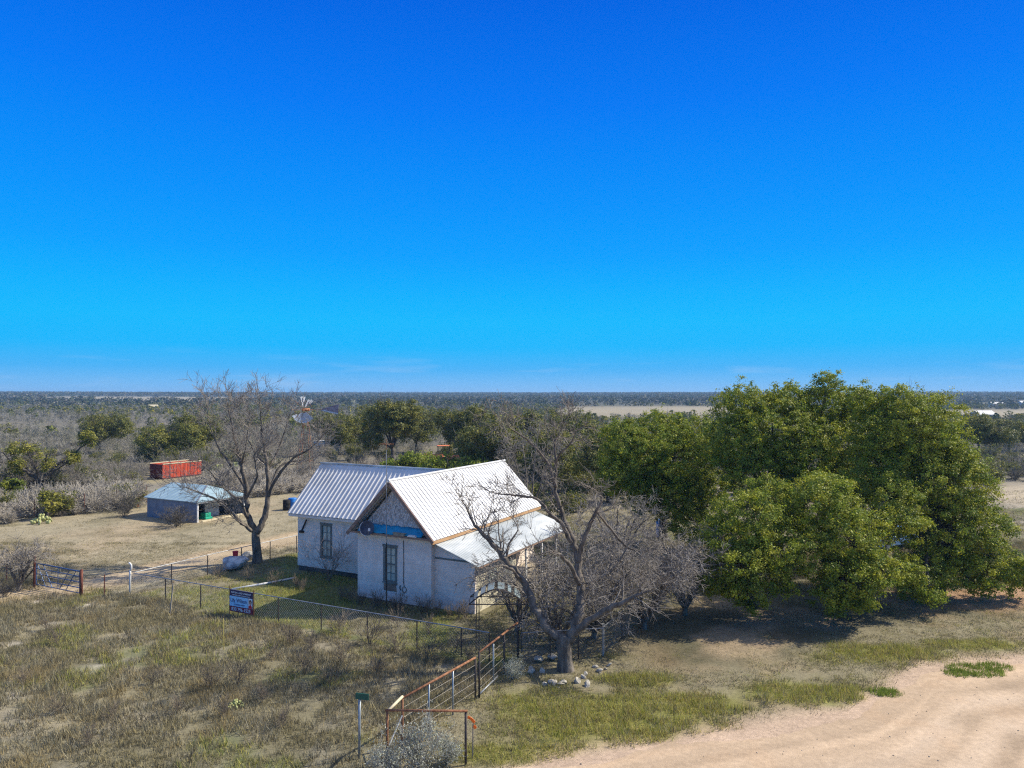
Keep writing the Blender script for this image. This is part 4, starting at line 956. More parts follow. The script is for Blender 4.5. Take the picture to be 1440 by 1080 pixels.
# rake and eave boards
for sgn in (-1, 1):
    a = Vector((RU + sgn * 2.53, -.40, 3.17)); b = Vector((RU, -.40, PEAK - .10)); m_ = MB(); m_.bar(a, b, .05, .16, (0, 0, 1)); m_.build('fascia', M['fascia'], house)
MB().box(W + OV - .06, W + OV - .02, -.38, 11.3, 3.09, 3.235).build('fascia', M['orangefascia'], house)
MB().box(-6.9, -.3, 2.27, 2.31, 3.12, 3.255).build('fascia', M['wall'], house)
MB().box(-6.9, -.005, 2.315, 2.69, 3.19, 3.222).build('soffit', M['wall'], house)
# lean-to / porch on the right
LX = 6.54
m_ = MB(); m_.prism([(W + .003, 0), (LX, 0), (LX, 2.36), (W + .003, 3.02)], 'y', .3, .42); m_.build('wall', M['wall'], house)
MB().box(W + .02, LX - .01, .275, .297, 2.3, 2.38).build('trim_board', M['trim'], house)
DO = (.42, 3.6)
m_ = MB(); m_.box(LX - .12, LX - .002, .423, 4.4, 0, 2.34); m_.build('wall', M['cream'], house)
m_ = MB(); m_.box(W + .005, LX - .125, 4.28, 4.4, 0, 2.4); m_.build('wall', M['cream'], house)
m_ = MB(); m_.box(LX - .001, LX + .03, 1.5, 2.35, .9, 2.0); wn = m_.build('window', M['trim'], house); MB().box(LX + .031, LX + .04, 1.58, 2.27, .98, 1.92).build('pane', M['pane'], wn)
MB().box(LX - .001, LX + .035, 3.1, 3.95, .05, 2.1).build('door', M['trim'], house)
ribbed('lean_to_roof', (LX + .4, -.05, 2.26), (0, 1, 0), 10.7, (-2.5, 0, .86), M['oldmetal'], .17, (.03, .06, .09, .12), .016, .02, house)
MB().bar((LX + .36, 0, 2.2), (LX + .36, 10.6, 2.2), .05, .1).build('fascia', M['fascia'], house)
for vv in (5.0, 6.9, 8.8, 10.4): MB().box(LX + .2, LX + .29, vv, vv + .09, 0, 2.26).build('porch_post', M['whitepaint'], house)
MB().box(W + .01, LX + .3, 4.41, 10.5, 0, .14).build('porch_floor', M['wood'], house)
MB().bar((W - .02, .33, 2.98), (LX + .36, .27, 2.24), .04, .1).build('fascia', M['fascia'], house)
# iron bracket lamp arm on the left wing, cable with its coil by the front window
m_ = MB(); m_.bar((-6.25, 2.66, 2.3), (-5.8, 2.55, 2.95), .05, .07); m_.box(-6.38, -6.12, 2.56, 2.69, 2.16, 2.28); m_.build('wall_bracket', M['dark'], house)
cp = [(2.78, -.02, 3.05), (2.8, -.02, 2.0), (2.79, -.025, 1.05), (2.84, -.03, .85)] + [(2.84 + .13 * math.sin(a), -.035, .73 + .13 * math.cos(a)) for a in np.linspace(0, 6.2, 14)]
MB().tube(cp, .014, 5).build('cable', M['dark'], house)
MB().tube([(2.6, -.02, .9), (2.58, -.03, .8), (2.62, -.03, .66)], .022, 5).build('tap', M['dark'], house)

# tarp and clutter on the ledge, dish and mast
def hxy(u, v, z): return UV(u, v, z)
t = MB(); nu = 26; n2_ = 4; vs = []
for i in range(nu + 1):
    for j in range(n2_ + 1):
        uu = .3 + 3.75 * i / nu; f = j / n2_; vv = -.38 + .37 * f + .015 * math.sin(i * 1.7); zz = EAVE + .14 + .34 * f * (1 - .25 * (i / nu > .93)) + .02 * math.sin(i * 1.3 + j * 2) + .012 * math.cos(i * 2.9)
        vs.append((uu, vv, zz))
for i in range(nu):
    for j in range(n2_):
        a = i * (n2_ + 1) + j; t.f.append((a, a + 1, a + n2_ + 2, a + n2_ + 1))
t.v = vs; tp_ = t.build('tarp', M['tarp'], None, True); tp_.location = (AX, AY, 0); tp_.rotation_euler = (0, 0, HZ); sm = tp_.modifiers.new('Solid', 'SOLIDIFY'); sm.thickness = .01
tag(tp_, 'bright blue tarp lying along the ledge under the peeling gable', 'tarp')
pl = MB().box(2.45, 3.15, -.47, -.30, EAVE + .235, EAVE + .26).box(2.5, 3.1, -.45, -.32, EAVE + .13, EAVE + .232).build('crate', M['wood'], None, bevel=.005); pl.location = (AX, AY, 0); pl.rotation_euler = (0, 0, HZ); tag(pl, 'grey wooden crate on the ledge at the right end of the blue tarp', 'crate')
pl = MB().box(3.3, 3.8, -.46, -.30, EAVE + .13, EAVE + .17).box(3.35, 3.75, -.44, -.32, EAVE + .173, EAVE + .21).build('plastic_tray', M['whitepaint'], None, bevel=.01); pl.location = (AX, AY, 0); pl.rotation_euler = (0, 0, HZ); tag(pl, 'pale flat tray on the ledge nearest the white roof eave', 'tray')
dp = hxy(1.02, -.55, EAVE + .35)
dish = empty('satellite_dish', dp, HZ + R(38), 'dark round satellite dish mounted on the ledge in front of the tarp', 'satellite dish')
mb = MB(); rings = 7; k = 24
for i in range(rings + 1):
    rr = .34 * i / rings
    for j in range(k):
        a = 2 * math.pi * j / k; mb.v.append((rr * math.cos(a), -.16 * (rr / .34) ** 2 + .05, rr * 1.05 * math.sin(a)))
for i in range(rings):
    for j in range(k):
        j2 = (j + 1) % k; mb.f.append((i * k + j, i * k + j2, (i + 1) * k + j2, (i + 1) * k + j))
o = mb.build('reflector', M['dish'], dish, True); so = o.modifiers.new('S', 'SOLIDIFY'); so.thickness = .012; o.rotation_euler = (R(-14), 0, 0)
MB().tube([(.345 * math.cos(a), -.115, .362 * math.sin(a)) for a in np.linspace(2.2, 4.6, 16)], .012, 5).build('rim', M['whitepaint'], dish).rotation_euler = (R(-14), 0, 0)
MB().tube([(0, .03, -.33), (.05, -.3, -.25), (.1, -.46, -.02)], .014, 5).build('arm', M['galv'], dish)
MB().box(.05, .16, -.55, -.42, -.05, .08).build('receiver', M['whitepaint'], dish, bevel=.01)
MB().tube([(0, .07, 0), (0, .12, -.15), (0, .16, -.28)], .022, 6).build('mount', M['galv'], dish)
mast = empty('antenna_mast', hxy(2.25, -.62, 0), HZ, 'tall thin aerial mast standing in front of the front window', 'mast')
MB().tube([(0, 0, 0), (-.02, .01, 3.0)], .03, 7).build('pole', M['darkpipe'], mast); MB().tube([(-.02, .01, 3.0), (-.05, .02, 7.4)], .02, 6).build('pole', M['galv'], mast)
m_ = MB(); m_.tube([(-.05, .02, 7.4), (-.05, .02, 7.9)], .013, 5); m_.tube([(-.35, .02, 7.65), (.25, .02, 7.7)], .009, 4)
for k in range(4): m_.tube([(-.3 + k * .17, -.22, 7.66), (-.3 + k * .17, .26, 7.66)], .006, 4)
m_.build('aerial', M['rust'], mast)

# ------------------------------------------------------------------ fences
def chain_fence(label, pts, posts, h=1.1, rail=True, postmat='darkpipe', tall_first=0):
    root = empty('chain_link_fence', pts[0], 0, label, 'fence'); o = Vector(pts[0]); P_ = [Vector(p) - o for p in pts]
    if rail: MB().tube([p + Vector((0, 0, h)) for p in P_], .021, 7).build('rail', M['galv'], root)
    S = []
    for a, b in zip(P_[:-1], P_[1:]):
        L = (b - a).length; d = (b - a) / L; t = -h
        while t < L:
            for sg_ in (1, -1):
                t0, t1 = (t, t + h); z0, z1 = (.04, h) if sg_ > 0 else (h, .04)
                if t0 < 0: z0 = z0 + (z1 - z0) * (-t0 / h); t0 = 0
                if t1 > L: z1 = z0 + (z1 - z0) * ((L - t0) / (t1 - t0)); t1 = L
                if t1 > t0: pa, pb = a + d * t0, a + d * t1; S.append((pa.x, pa.y, z0, pb.x, pb.y, z1, .0024, .0024))
            t += .13
    twig_mesh('wire_mesh', S, root, (.24, .25, .26), (.34, .35, .36))
    for t in posts:
        L = [(b - a).length for a, b in zip(P_[:-1], P_[1:])]; s_ = t * sum(L); i = 0
        while i < len(L) - 1 and s_ > L[i]: s_ -= L[i]; i += 1
        p = P_[i].lerp(P_[i + 1], s_ / L[i]); MB().tube([p - Vector((0, 0, .1)), p + Vector((0, 0, h - .03))], .027, 6).build('post', M[postmat], root)
    return root
CR = Vector((-18.95, 35.65, 0)); FE = Vector((-.85, 26.75, 0))
chain_fence('chain-link fence with a pipe rail along the front of the yard', [CR, FE], [.12, .24, .36, .48, .60, .72, .84, .94, 1.0])
chain_fence('chain-link fence running back past the forked tree on the yard left side', [CR + Vector((.05, .12, 0)), Vector((-16.8, 39.8, 0)), Vector((-13.6, 45.2, 0)), Vector((-10.6, 51, 0))], [.12, .25, .38, .5, .62, .74, .87, 1.0])
chain_fence('short chain-link fence from the garden arch to the gnarled tree', [Vector((.35, 26.7, 0)), Vector((3.45, 27.25, 0))], [.35, .7])
chain_fence('shaded chain-link fence going back under the bare tangle', [Vector((3.5, 27.4, 0)), Vector((6.2, 32.5, 0)), Vector((8.4, 37, 0))], [.2, .4, .6, .8, 1.0])
cp_ = empty('corner_post', CR + Vector((-.12, .0, 0)), 0, 'white fence corner post with a bent top', 'post')
MB().tube([(0, 0, -.1), (0, 0, 1.1), (0, 0, 1.25)], .05, 8).build('pole', M['whitepaint'], cp_, True); MB().tube([(0, 0, 1.18), (.06, 0, 1.35), (.05, 0, 1.5), (-.06, 0, 1.62)], .045, 7).build('bent_top', M['whitepaint'], cp_, True)
wp = MB().tube([Vector((3.48, 27.33, -.1)), Vector((3.48, 27.33, 1.2))], .05, 8).tube([Vector((3.48, 27.33, 1.2)), Vector((3.48, 27.33, 1.24))], .062, 8).build('fence_post', M['galv']); tag(wp, 'pale metal fence post between the gnarled tree and the front oak', 'post')
# field gate
GL, GR_ = Vector((-24.75, 37.0, 0)), Vector((-21.35, 35.4, 0))
gd = (GR_ - GL); gl = gd.length; ga = math.atan2(gd.y, gd.x)
gate = empty('field_gate', GL, ga, 'blue tubular steel field gate across the dirt track', 'gate')
x0, x1 = .14, gl - .12; m_ = MB(); m_.tube([(x0, 0, .2), (x0, 0, 1.28)], .028, 7); m_.tube([(x1, 0, .16), (x1, 0, 1.22)], .028, 7); m_.build('frame', M['bluegate'], gate)
for zz in (.2, .46, .74, 1.02): MB().tube([(x0, 0, zz), (x1, 0, zz - .05)], .024, 7).build('bar', M['bluegate'], gate)
MB().tube([(x0, 0, 1.28), (x1, 0, 1.22)], .035, 7).build('bar', M['bluegate'], gate)
for a, b in ((.28, 1.15), (.78, 1.7), (gl - .35, gl - 1.35), (gl - .85, gl - 1.85)): MB().tube([(a, -.03, 1.26), (b - .18 * (1 if b > a else -1), -.03, .16)], .02, 6).build('brace', M['bluegate'], gate)
MB().tube([(gl / 2, .03, 1.24), (gl / 2, .03, .2)], .016, 6).build('brace', M['bluegate'], gate)
g1 = empty('gate_post', GL, 0, 'tall red-brown gate post with a slanted brace at the left of the blue gate', 'post'); MB().tube([(0, 0, -.1), (0, 0, 1.62)], .06, 8).build('pole', M['redpost'], g1, True); MB().tube([(-.05, .02, .98), (-.95, .42, .12)], .035, 7).build('brace', M['darkpipe'], g1)
g2 = MB().tube([(0, 0, -.1), (0, 0, 1.3)], .075, 9).tube([(0, 0, 1.3), (0, 0, 1.33)], .06, 9).build('gate_post', M['redpost'], None, True); g2.location = GR_; tag(g2, 'red-brown gate post at the right end of the blue gate', 'post')
def wire_fence(name, label, pts, posts, zs=(.25, .5, .75, 1.0, 1.2), pm='redpost', h=1.3, r=.006):
    root = empty(name, pts[0], 0, label, 'fence'); o = Vector(pts[0])
    for zz in zs: MB().tube([Vector(p) - o + Vector((0, 0, zz)) for p in pts], r, 4, False).build('wire', M['darkpipe'], root)
    for p in posts: MB().tube([Vector(p) - o - Vector((0, 0, .1)), Vector(p) - o + Vector((0, 0, h))], .025, 6).build('post', M[pm], root)
    return root
d = gd.normalized()
wire_fence('wire_fence', 'wire fence left of the blue gate running out of view', [GL - d * .1, GL - d * 6, GL - d * 16], [GL - d * 2.4, GL - d * 4.6, GL - d * 7, GL - d * 9.5, GL - d * 12.5, GL - d * 15.8], (.2, .4, .6, .8, 1.0, 1.2))
wire_fence('wire_fence', 'short wire fence between the blue gate and the white corner post', [GR_, CR + Vector((-.2, 0, 0))], [GR_.lerp(CR, .45)], (.3, .6, .9), h=1.05)
wire_fence('wire_fence', 'rusty post and wire fence at the edge of the pale scrub', [G(10, 735), G(70, 729), G(150, 718), G(207, 708)], [G(70, 729), G(50, 731), G(120, 722), G(207, 708), G(165, 715)], (.4, .8, 1.2), h=1.7)
# rusty pipe fence
pf = empty('pipe_fence', (-3.1, 20.25, 0), 0, 'rusty pipe fence with wire strands slanting back to the garden arch', 'fence'); o = Vector((-3.1, 20.25, 0)); a, b = Vector((-3.1, 20.25, 0)), Vector((-1.2, 23.45, 0)); c, e = Vector((-1.08, 23.6, 0)), Vector((.21, 26.75, 0))
Z = lambda z: Vector((0, 0, z))
MB().tube([a - o + Z(1.42), b - o + Z(1.38)], .036, 8).build('rail', M['rust'], pf, True); MB().tube([c - o + Z(1.5), e - o + Z(1.46)], .036, 8).build('rail', M['rust'], pf, True)
MB().tube([Vector((-3.38, 19.45, 1.4)) - o, a - o + Z(1.46)], .04, 8).build('rail', M['tanpaint'], pf, True)
MB().tube([c - o + Z(.12), c.lerp(e, .45) - o + Z(.16)], .03, 7).build('rail', M['galv'], pf, True)
for p, h, mt in ((a, 1.4, 'rust'), (a.lerp(b, .33), 1.38, 'signpost'), (a.lerp(b, .66), 1.36, 'signpost'), (b, 1.38, 'darkpipe'), (c, 1.52, 'darkpipe'), (c.lerp(e, .34), 1.4, 'signpost'), (c.lerp(e, .62), 1.46, 'darkpipe'), (e, 1.55, 'darkpipe')):
    MB().tube([p - o + Z(-.1), p - o + Z(h)], .034 if mt != 'signpost' else .028, 7).build('post', M[mt], pf, True)
for zz in (.3, .58, .86, 1.14):
    MB().tube([a - o + Z(zz), b - o + Z(zz)], .005, 4, False).build('wire', M['wiremat'], pf); MB().tube([c - o + Z(zz), e - o + Z(zz + .03)], .005, 4, False).build('wire', M['wiremat'], pf)
S = []
pp_ = empty('pipe_barrier', (-3.38, 19.4, 0), 0, 'rusty square pipe frame facing the road around the sage bush', 'fence panel')
MB().tube([(-.05, 0, 1.45), (2.18, -.05, 1.45)], .034, 8).build('rail', M['rust'], pp_, True); MB().tube([(0, 0, -.1), (0, 0, 1.412)], .034, 8).build('post', M['rust'], pp_, True); MB().tube([(2.13, -.05, -.1), (2.13, -.05, 1.412)], .034, 8).build('post', M['darkpipe'], pp_, True)
MB().tube([(.05, 0, .5), (.28, .85, .95)], .02, 6).build('brace', M['galv'], pp_)
# stake with orange flagging
sk = empty('survey_stake', G(665, 1062), 0, 'wooden survey stake tied with orange ribbon beside the pipe panel', 'stake'); MB().bar((0, 0, -.1), (.01, 0, .95), .035, .02).build('stake', M['wood'], sk)
m_ = MB(); rp = [(-.14, 0, 1.12), (-.07, -.01, 1.1), (0, -.02, 1.04), (.05, -.02, .98), (.04, -.03, .9), (.09, -.03, .82)]
for (p0, p1) in zip(rp[:-1], rp[1:]): m_.bar(p0, p1, .012, .075)
m_.build('ribbon', M['orange'], sk)
# garden arch
ar = empty('garden_arch', (-.55, 27.6, 0), R(-27.5) * 0, 'dark metal garden arch with an arched slatted top over the yard path', 'garden arch')
xs4 = ((-.85, .35), (-.72, -.05), (.92, .1), (.80, -.6))
for x_, y_ in xs4: MB().tube([(x_, y_, -.1), (x_, y_, 2.12)], .022, 6).build('post', M['darkpipe'], ar)
AR = lambda t, y_: (-1.08 + 2.16 * t, y_, 2.08 + .56 * math.sin(math.pi * t))
for y_ in (-.62, .4): MB().tube([AR(t, y_) for t in np.linspace(0, 1, 15)], .026, 6).build('arch_rail', M['darkpipe'], ar)
m_ = MB()
for t in np.linspace(0, 1, 15): p = AR(t, -.62); q2 = AR(t, .4); m_.bar(p, q2, .02)
m_.tube([(-1.08, -.62, 2.08), (1.08, -.62, 2.08)], .02, 6); m_.tube([(-1.08, .4, 2.08), (1.08, .4, 2.08)], .02, 6); m_.build('slats', M['darkpipe'], ar)
m_ = MB()
for t0, t1 in ((.08, .15), (.2, .28), (.33, .44), (.5, .62), (.68, .74), (.8, .9)):
    p, q2, r2, s2 = AR(t0, -.58), AR(t1, -.58), AR(t1, .36), AR(t0, .36); m_.quad(*[(v_[0], v_[1], v_[2] + .03) for v_ in (p, q2, r2, s2)])
o = m_.build('cover_sheets', M['clearsheet'], ar); so = o.modifiers.new('S', 'SOLIDIFY'); so.thickness = .006
lm = rnd
# street sign
ss = empty('street_sign', G(507, 1063), 0, 'blank green street sign on a galvanised post', 'sign')
MB().tube([(0, 0, -.1), (0, 0, 1.62)], .035, 8).build('post', M['signpost'], ss, True)
MB().box(-.19, .19, -.012, .012, 1.62, 1.79).build('sign_plate', M['signgreen'], ss, bevel=.004).rotation_euler = (0, R(2.5), R(-8))
# realtor banner wired to the front fence
bd = (FE - CR).normalized(); bt = (330 - 189) / (692 - 189); bp_ = CR.lerp(FE, .37); 
ban = empty('land_sign', bp_ + Vector((-.62 * bd.x, -.62 * bd.y, .0)) + Vector((-.05, -.09, 0)), math.atan2(bd.y, bd.x), 'blue and dark red land company banner wired to the front fence', 'sign')
BW, BH, z0 = 1.42, .98, .16
bdep = [(0, BW, z0, z0 + BH)]
MB().box(0, BW, 0, .02, z0, z0 + BH).build('board', M['signnavy'], ban)
MB().box(.0, BW, -.004, -.001, z0 + .003, z0 + .24).build('phone_band', M['signmaroon'], ban)
MB().box(.0, 1.13, -.004, -.001, z0 + .25, z0 + .70).build('name_band', M['signblue'], ban)
MB().box(1.16, 1.40, -.004, -.001, z0 + .25, z0 + .70).build('portrait', M['signwhite'], ban)
m_ = MB(); m_.prism([(1.28 + .06 * math.cos(a), z0 + .50 + .085 * math.sin(a)) for a in np.linspace(0, 6.28, 15)[:-1]], 'y', -.012, -.009); m_.build('portrait_face', M['skin'], ban)
m_ = MB(); m_.prism([(1.28 + .085 * math.cos(a), z0 + .535 + .11 * math.sin(a)) for a in np.linspace(0, 6.28, 15)[:-1]], 'y', -.008, -.005); m_.build('portrait_hair', M['hair'], ban)
MB().prism([(1.18, z0 + .26), (1.39, z0 + .26), (1.36, z0 + .38), (1.28, z0 + .43), (1.2, z0 + .38)], 'y', -.016, -.013).build('portrait_jacket', M['red'], ban)
def text(body, x, z, size, m__, parent, sx=1.0):
    cu = bpy.data.curves.new('lettering', 'FONT'); cu.body = body; cu.size = size; cu.extrude = .001; cu.offset = size * .012; cu.align_x = 'CENTER'
    tmp = bpy.data.objects.new('lettering', cu); COL.objects.link(tmp); dg = bpy.context.evaluated_depsgraph_get(); dg.update(); me = bpy.data.meshes.new_from_object(tmp.evaluated_get(dg)); bpy.data.objects.remove(tmp)
    me.materials.clear(); me.materials.append(m__); o = bpy.data.objects.new('lettering', me); COL.objects.link(o); o.parent = parent; o.location = (x, -.008, z); o.rotation_euler = (R(90), 0, 0); o.scale = (sx, 1, 1)
text('RAPTEX LAND COMPANY', BW / 2, z0 + .835, .105, M['signwhite'], ban); text('RANCHES  HOMES  COUNTRY LIVING', BW / 2, z0 + .74, .062, M['signwhite'], ban)
text('Lily Wilson', .56, z0 + .44, .25, M['signink'], ban, .9); text('LICENSED AGENT', .62, z0 + .31, .08, M['signink'], ban); text('830 796-1523', BW / 2, z0 + .055, .21, M['signwhite'], ban)
for x_ in (-.03, BW + .03): MB().tube([(x_, .03, -.1), (x_, .03, z0 + BH + .12)], .02, 6).build('post', M['redpost'], ban)
stk = empty('thin_stake', G(317, 912), 0, 'thin yellow stake standing in the meadow below the banner', 'stake'); MB().tube([(0, 0, -.1), (-.03, 0, 1.25)], .016, 6).build('rod', M['yellowstake'], stk); MB().tube([(-.03, 0, 1.25), (-.03, 0, 1.3)], .022, 6).build('cap', M['darkpipe'], stk)
stk = empty('thin_stake', G(241, 864), 0, 'leaning yellowish wooden stake in front of the fence, left of the banner', 'stake'); MB().bar((0, 0, -.1), (.1, .1, 1.45), .05, .04).build('rod', M['wood'], stk); MB().bar((.1, .1, 1.45), (.105, .105, 1.5), .035, .03).build('cap', M['rust'], stk)
pipe_ = MB().tube([G(328, 829) + Z(.06), G(380, 820) + Z(.06), G(416, 813) + Z(.06)], .055, 8).build('pipe', M['whitepaint'], None, True); tag(pipe_, 'white pipe lying on the grass inside the front fence', 'pipe')

# ------------------------------------------------------------------ shed
SU, SV = shed_u, shed_v
shed = empty('tin_shed', UV(SU, SV), HZ, 'low tin shed with a blue-grey hip roof and an open right side', 'shed')
LW, LD, EH, RH = 6.0, 4.7, 1.58, 2.52
m_ = MB(); m_.box(-LW, -.1, 0, .05, 0, EH); m_.build('wall', M['shedwall'], shed); MB().box(-LW, -.1, LD - .05, LD, 0, EH).build('wall', M['shedwall'], shed); MB().box(-LW, -LW + .05, .053, LD - .053, 0, EH).build('wall', M['shedwall'], shed)
MB().box(-1.5, -1.45, 1.9, 3.3, 0, EH).build('partition', M['oldmetal'], shed)
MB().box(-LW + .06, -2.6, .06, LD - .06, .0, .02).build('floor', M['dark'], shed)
m_ = MB(); ov = .18; A_, B_, C_, D_ = (-LW - ov, -ov, EH), (ov, -ov, EH), (ov, LD + ov, EH), (-LW - ov, LD + ov, EH); R0, R1 = (-LW - ov, LD / 2, RH), (-1.7, LD / 2, RH)
for up in (.0, .04):
    for f in ((A_, B_, R1, R0), (B_, C_, R1), (C_, D_, R0, R1)): m_.quad(*[(v_[0], v_[1], v_[2] + up) for v_ in f])
for f in ((A_, B_), (B_, C_), (C_, D_), (D_, R0), (R0, A_)): m_.quad(f[0], f[1], (f[1][0], f[1][1], f[1][2] + .04), (f[0][0], f[0][1], f[0][2] + .04))
rf = m_.build('roof', M['shedmetal'], shed)
m_ = MB()
for k in range(1, 12):
    f = k / 12; x_ = -LW - ov + f * (LW + 2 * ov); e2 = min(1, max(0, (ov - x_) / (1.7 + ov))); m_.bar((x_, -ov, EH + .05), (x_, -ov + (LD / 2 + ov) * e2, EH + .05 + (RH - EH) * e2), .03, .02)
m_.build('seams', M['shedmetal'], rf)
MB().bar((ov, -ov, EH + .06), (-1.7, LD / 2, RH + .06), .1, .03).build('ridge_cap', M['galv'], rf)
for vv in (.02, LD - .12): MB().box(-.1, .02, vv, vv + .1, 0, EH - .003).build('post', M['whitepaint'], shed)
MB().box(-.02, .14, -.1, LD + .1, EH - .12, EH - .004).build('fascia', M['galv'], shed)
m_ = MB().box(-1.3, -.5, 1.2, 1.9, .0, .18).box(-1.2, -.6, 1.27, 1.8, .18, .5); o = m_.build('plastic_bin', M['teal'], None, bevel=.03); o.location = UV(SU, SV); o.rotation_euler = (0, 0, HZ); tag(o, 'green plastic bin inside the open tin shed', 'bin')
bb = MB().bar((0, 0, .07), (0, 3.9, .07), .12, .12).build('timber', M['tanpaint']); bb.location = UV(SU + .2, SV + .3); bb.rotation_euler = (0, 0, HZ); tag(bb, 'yellow timber lying along the open side of the tin shed', 'timber')

# red container
cb = Vector((-41.2, 84, 0)); ct = empty('cargo_container', cb, math.atan2(4.6, 2.5), 'faded red open-topped metal container in the scrub', 'container')
CLN, CWD, CHT = 5.3, 2.4, 1.75
m_ = MB(); m_.box(0, CLN, 0, .06, .15, CHT)
for k in range(1, 11): m_.box(k * CLN / 11 - .05, k * CLN / 11 + .05, -.03, -.002, .2, CHT - .12)
m_.build('side_wall', M['redbox'], ct); MB().box(0, CLN, CWD - .06, CWD, .15, CHT).build('side_wall', M['redbox'], ct)
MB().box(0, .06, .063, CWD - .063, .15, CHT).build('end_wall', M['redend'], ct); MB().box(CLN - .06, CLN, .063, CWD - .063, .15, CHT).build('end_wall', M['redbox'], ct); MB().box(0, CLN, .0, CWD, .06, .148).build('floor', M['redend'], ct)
m_ = MB(); m_.bar((0, 0, CHT + .05), (CLN, 0, CHT + .05), .12, .1); m_.bar((0, CWD, CHT + .05), (CLN, CWD, CHT + .05), .12, .1); m_.build('rim', M['tanpaint'], ct)
# windmill
wm = empty('windmill', gx_(430, 95), 0, 'old farm windmill with broken blades behind the forked tree', 'windmill')
HUB = 8.0
for sx in (-1, 1):
    for sy in (-1, 1): MB().tube([(sx * .9, sy * .9, -.1), (sx * .16, sy * .16, HUB - .35)], .05, 5).build('tower_leg', M['millrust'], wm)
m_ = MB()
for z_ in np.linspace(1.2, HUB - 1, 6):
    w_ = .9 - (.74) * z_ / HUB
    c4 = [(-w_, -w_, z_), (w_, -w_, z_), (w_, w_, z_), (-w_, w_, z_)]
    for i in range(4): m_.bar(c4[i], c4[(i + 1) % 4], .04)
m_.build('cross_braces', M['millrust'], wm)
m_ = MB(); m_.tube([(-.3, -.5, HUB), (.4, .2, HUB)], .22, 10); m_.build('gearbox', M['millrust'], wm, True)
whl = empty('wheel', (-.1, -.65, HUB), R(38)); whl.parent = wm; whl.scale = (.82,) * 3
MB().tube([(0, -.1, 0), (0, .1, 0)], .2, 12).build('hub', M['millrust'], whl)
for deg, l in ((-112, 1), (-97, 1), (-82, 1), (-66, 1), (-50, 1), (88, .55), (98, 1), (58, .8), (46, .5), (-128, 1), (-145, .45)):
    a = R(deg); d2 = Vector((math.cos(a), 0, math.sin(a))); s2 = Vector((-math.sin(a), 0, math.cos(a))); m_ = MB()
    r0, r1 = (.55, .55 + 1.6 * l) if l > .6 else (1.3, 2.1)
    p = [d2 * r0 - s2 * .1 + Vector((0, .06, 0)), d2 * r0 + s2 * .1 - Vector((0, .06, 0)), d2 * r1 + s2 * .29 - Vector((0, .1, 0)), d2 * r1 - s2 * .29 + Vector((0, .1, 0))]
    m_.quad(*p); o = m_.build('blade', M['mill'], whl); so = o.modifiers.new('S', 'SOLIDIFY'); so.thickness = .015
m_ = MB()
for k in range(8): a = k * math.pi / 4; m_.tube([(0, 0, 0), (2.0 * math.cos(a), 0, 2.0 * math.sin(a))], .022, 4)
m_.tube([(1.45 * math.cos(a), 0, 1.45 * math.sin(a)) for a in np.linspace(0, 6.283, 25)], .02, 4); m_.build('spokes', M['millrust'], whl)
m_ = MB(); m_.bar((.3, .1, HUB), (2.2, .5, HUB - .02), .06); m_.build('tail_arm', M['millrust'], wm)
m_ = MB(); m_.prism([(2.0, HUB + .1), (4.3, HUB + .75), (4.2, HUB - .55), (2.0, HUB - .05)], 'y', .5, .53); m_.build('tail_vane', M['tailvane'], wm); MB().bar((2.0, .48, HUB - .06), (4.2, .48, HUB - .56), .02, .16).build('tail_edge', M['mill'], wm)

# ------------------------------------------------------------------ small things seen between the trees
tr = empty('tractor', (-10.4, 96, 0), R(12), 'faded orange tractor parked behind the bright green shrubs', 'tractor')
MB().box(-1.5, 1.0, -.42, .42, 1.3, 2.0).box(-1.5, -1.4, -.35, .35, 1.05, 1.298).build('hood', M['tractor'], tr, bevel=.08); MB().box(.9, 2.1, -.85, .85, 1.6, 1.7).build('fender', M['tractor'], tr, bevel=.03)
for x_, s_, r_2 in ((-1.1, -.8, .5), (-1.1, .8, .5), (1.5, -.95, .85), (1.5, .95, .85)):
    w_ = MB().tube([(x_, s_ - .16, r_2), (x_, s_ + .16, r_2)], r_2, 18).build('wheel', M['tyre'], tr); MB().tube([(x_, s_ - .18, r_2), (x_, s_ + .18, r_2)], r_2 * .45, 14).build('rim', M['tractor'], w_)
MB().box(1.2, 1.7, -.3, .3, 1.75, 2.25).build('seat', M['dark'], tr, bevel=.05); MB().box(.3, 2.2, -.75, .75, 3.05, 3.15).build('canopy', M['tractor'], tr, bevel=.03)
m_ = MB()
for x_ in (.4, 2.1):
    for s_ in (-.68, .68): m_.tube([(x_, s_, 1.5), (x_, s_, 3.05)], .035, 5)
m_.build('canopy_posts', M['dark'], tr)
ms = MB().box(-1.0, .9, -.5, .5, 1.7, 2.3).box(-.7, .7, -.6, .6, .2, 1.695).build('fuel_tank', M['tractor'], None, bevel=.2); ms.location = gx_(640, 90); tag(ms, 'small orange tank right of the tractor, half hidden by shrubs', 'tank')
def barrel(label, loc, h=1.0, r=.32, m='bluepl', cat='barrel'):
    m_ = MB(); prof = [(0, .92), (.06, 1), (.3, 1.0), (.33, 1.05), (.36, 1), (.64, 1), (.67, 1.05), (.7, 1), (.94, 1), (1, .92)]
    m_.tube([(0, 0, z_ * h) for z_, _ in prof], [r * q_ for _, q_ in prof], 18); o = m_.build('barrel', M[m], None, True); o.location = loc; tag(o, label, cat); return o
barrel('blue barrel standing left of the house corner', G(412, 716), 1.0, .36)
barrel('black barrel next to the blue barrel left of the house', G(404, 717), .9, .32, 'dark')
barrel('blue barrel in the brush under the leftmost oak', gx_(928, 50), 1.25, .3)
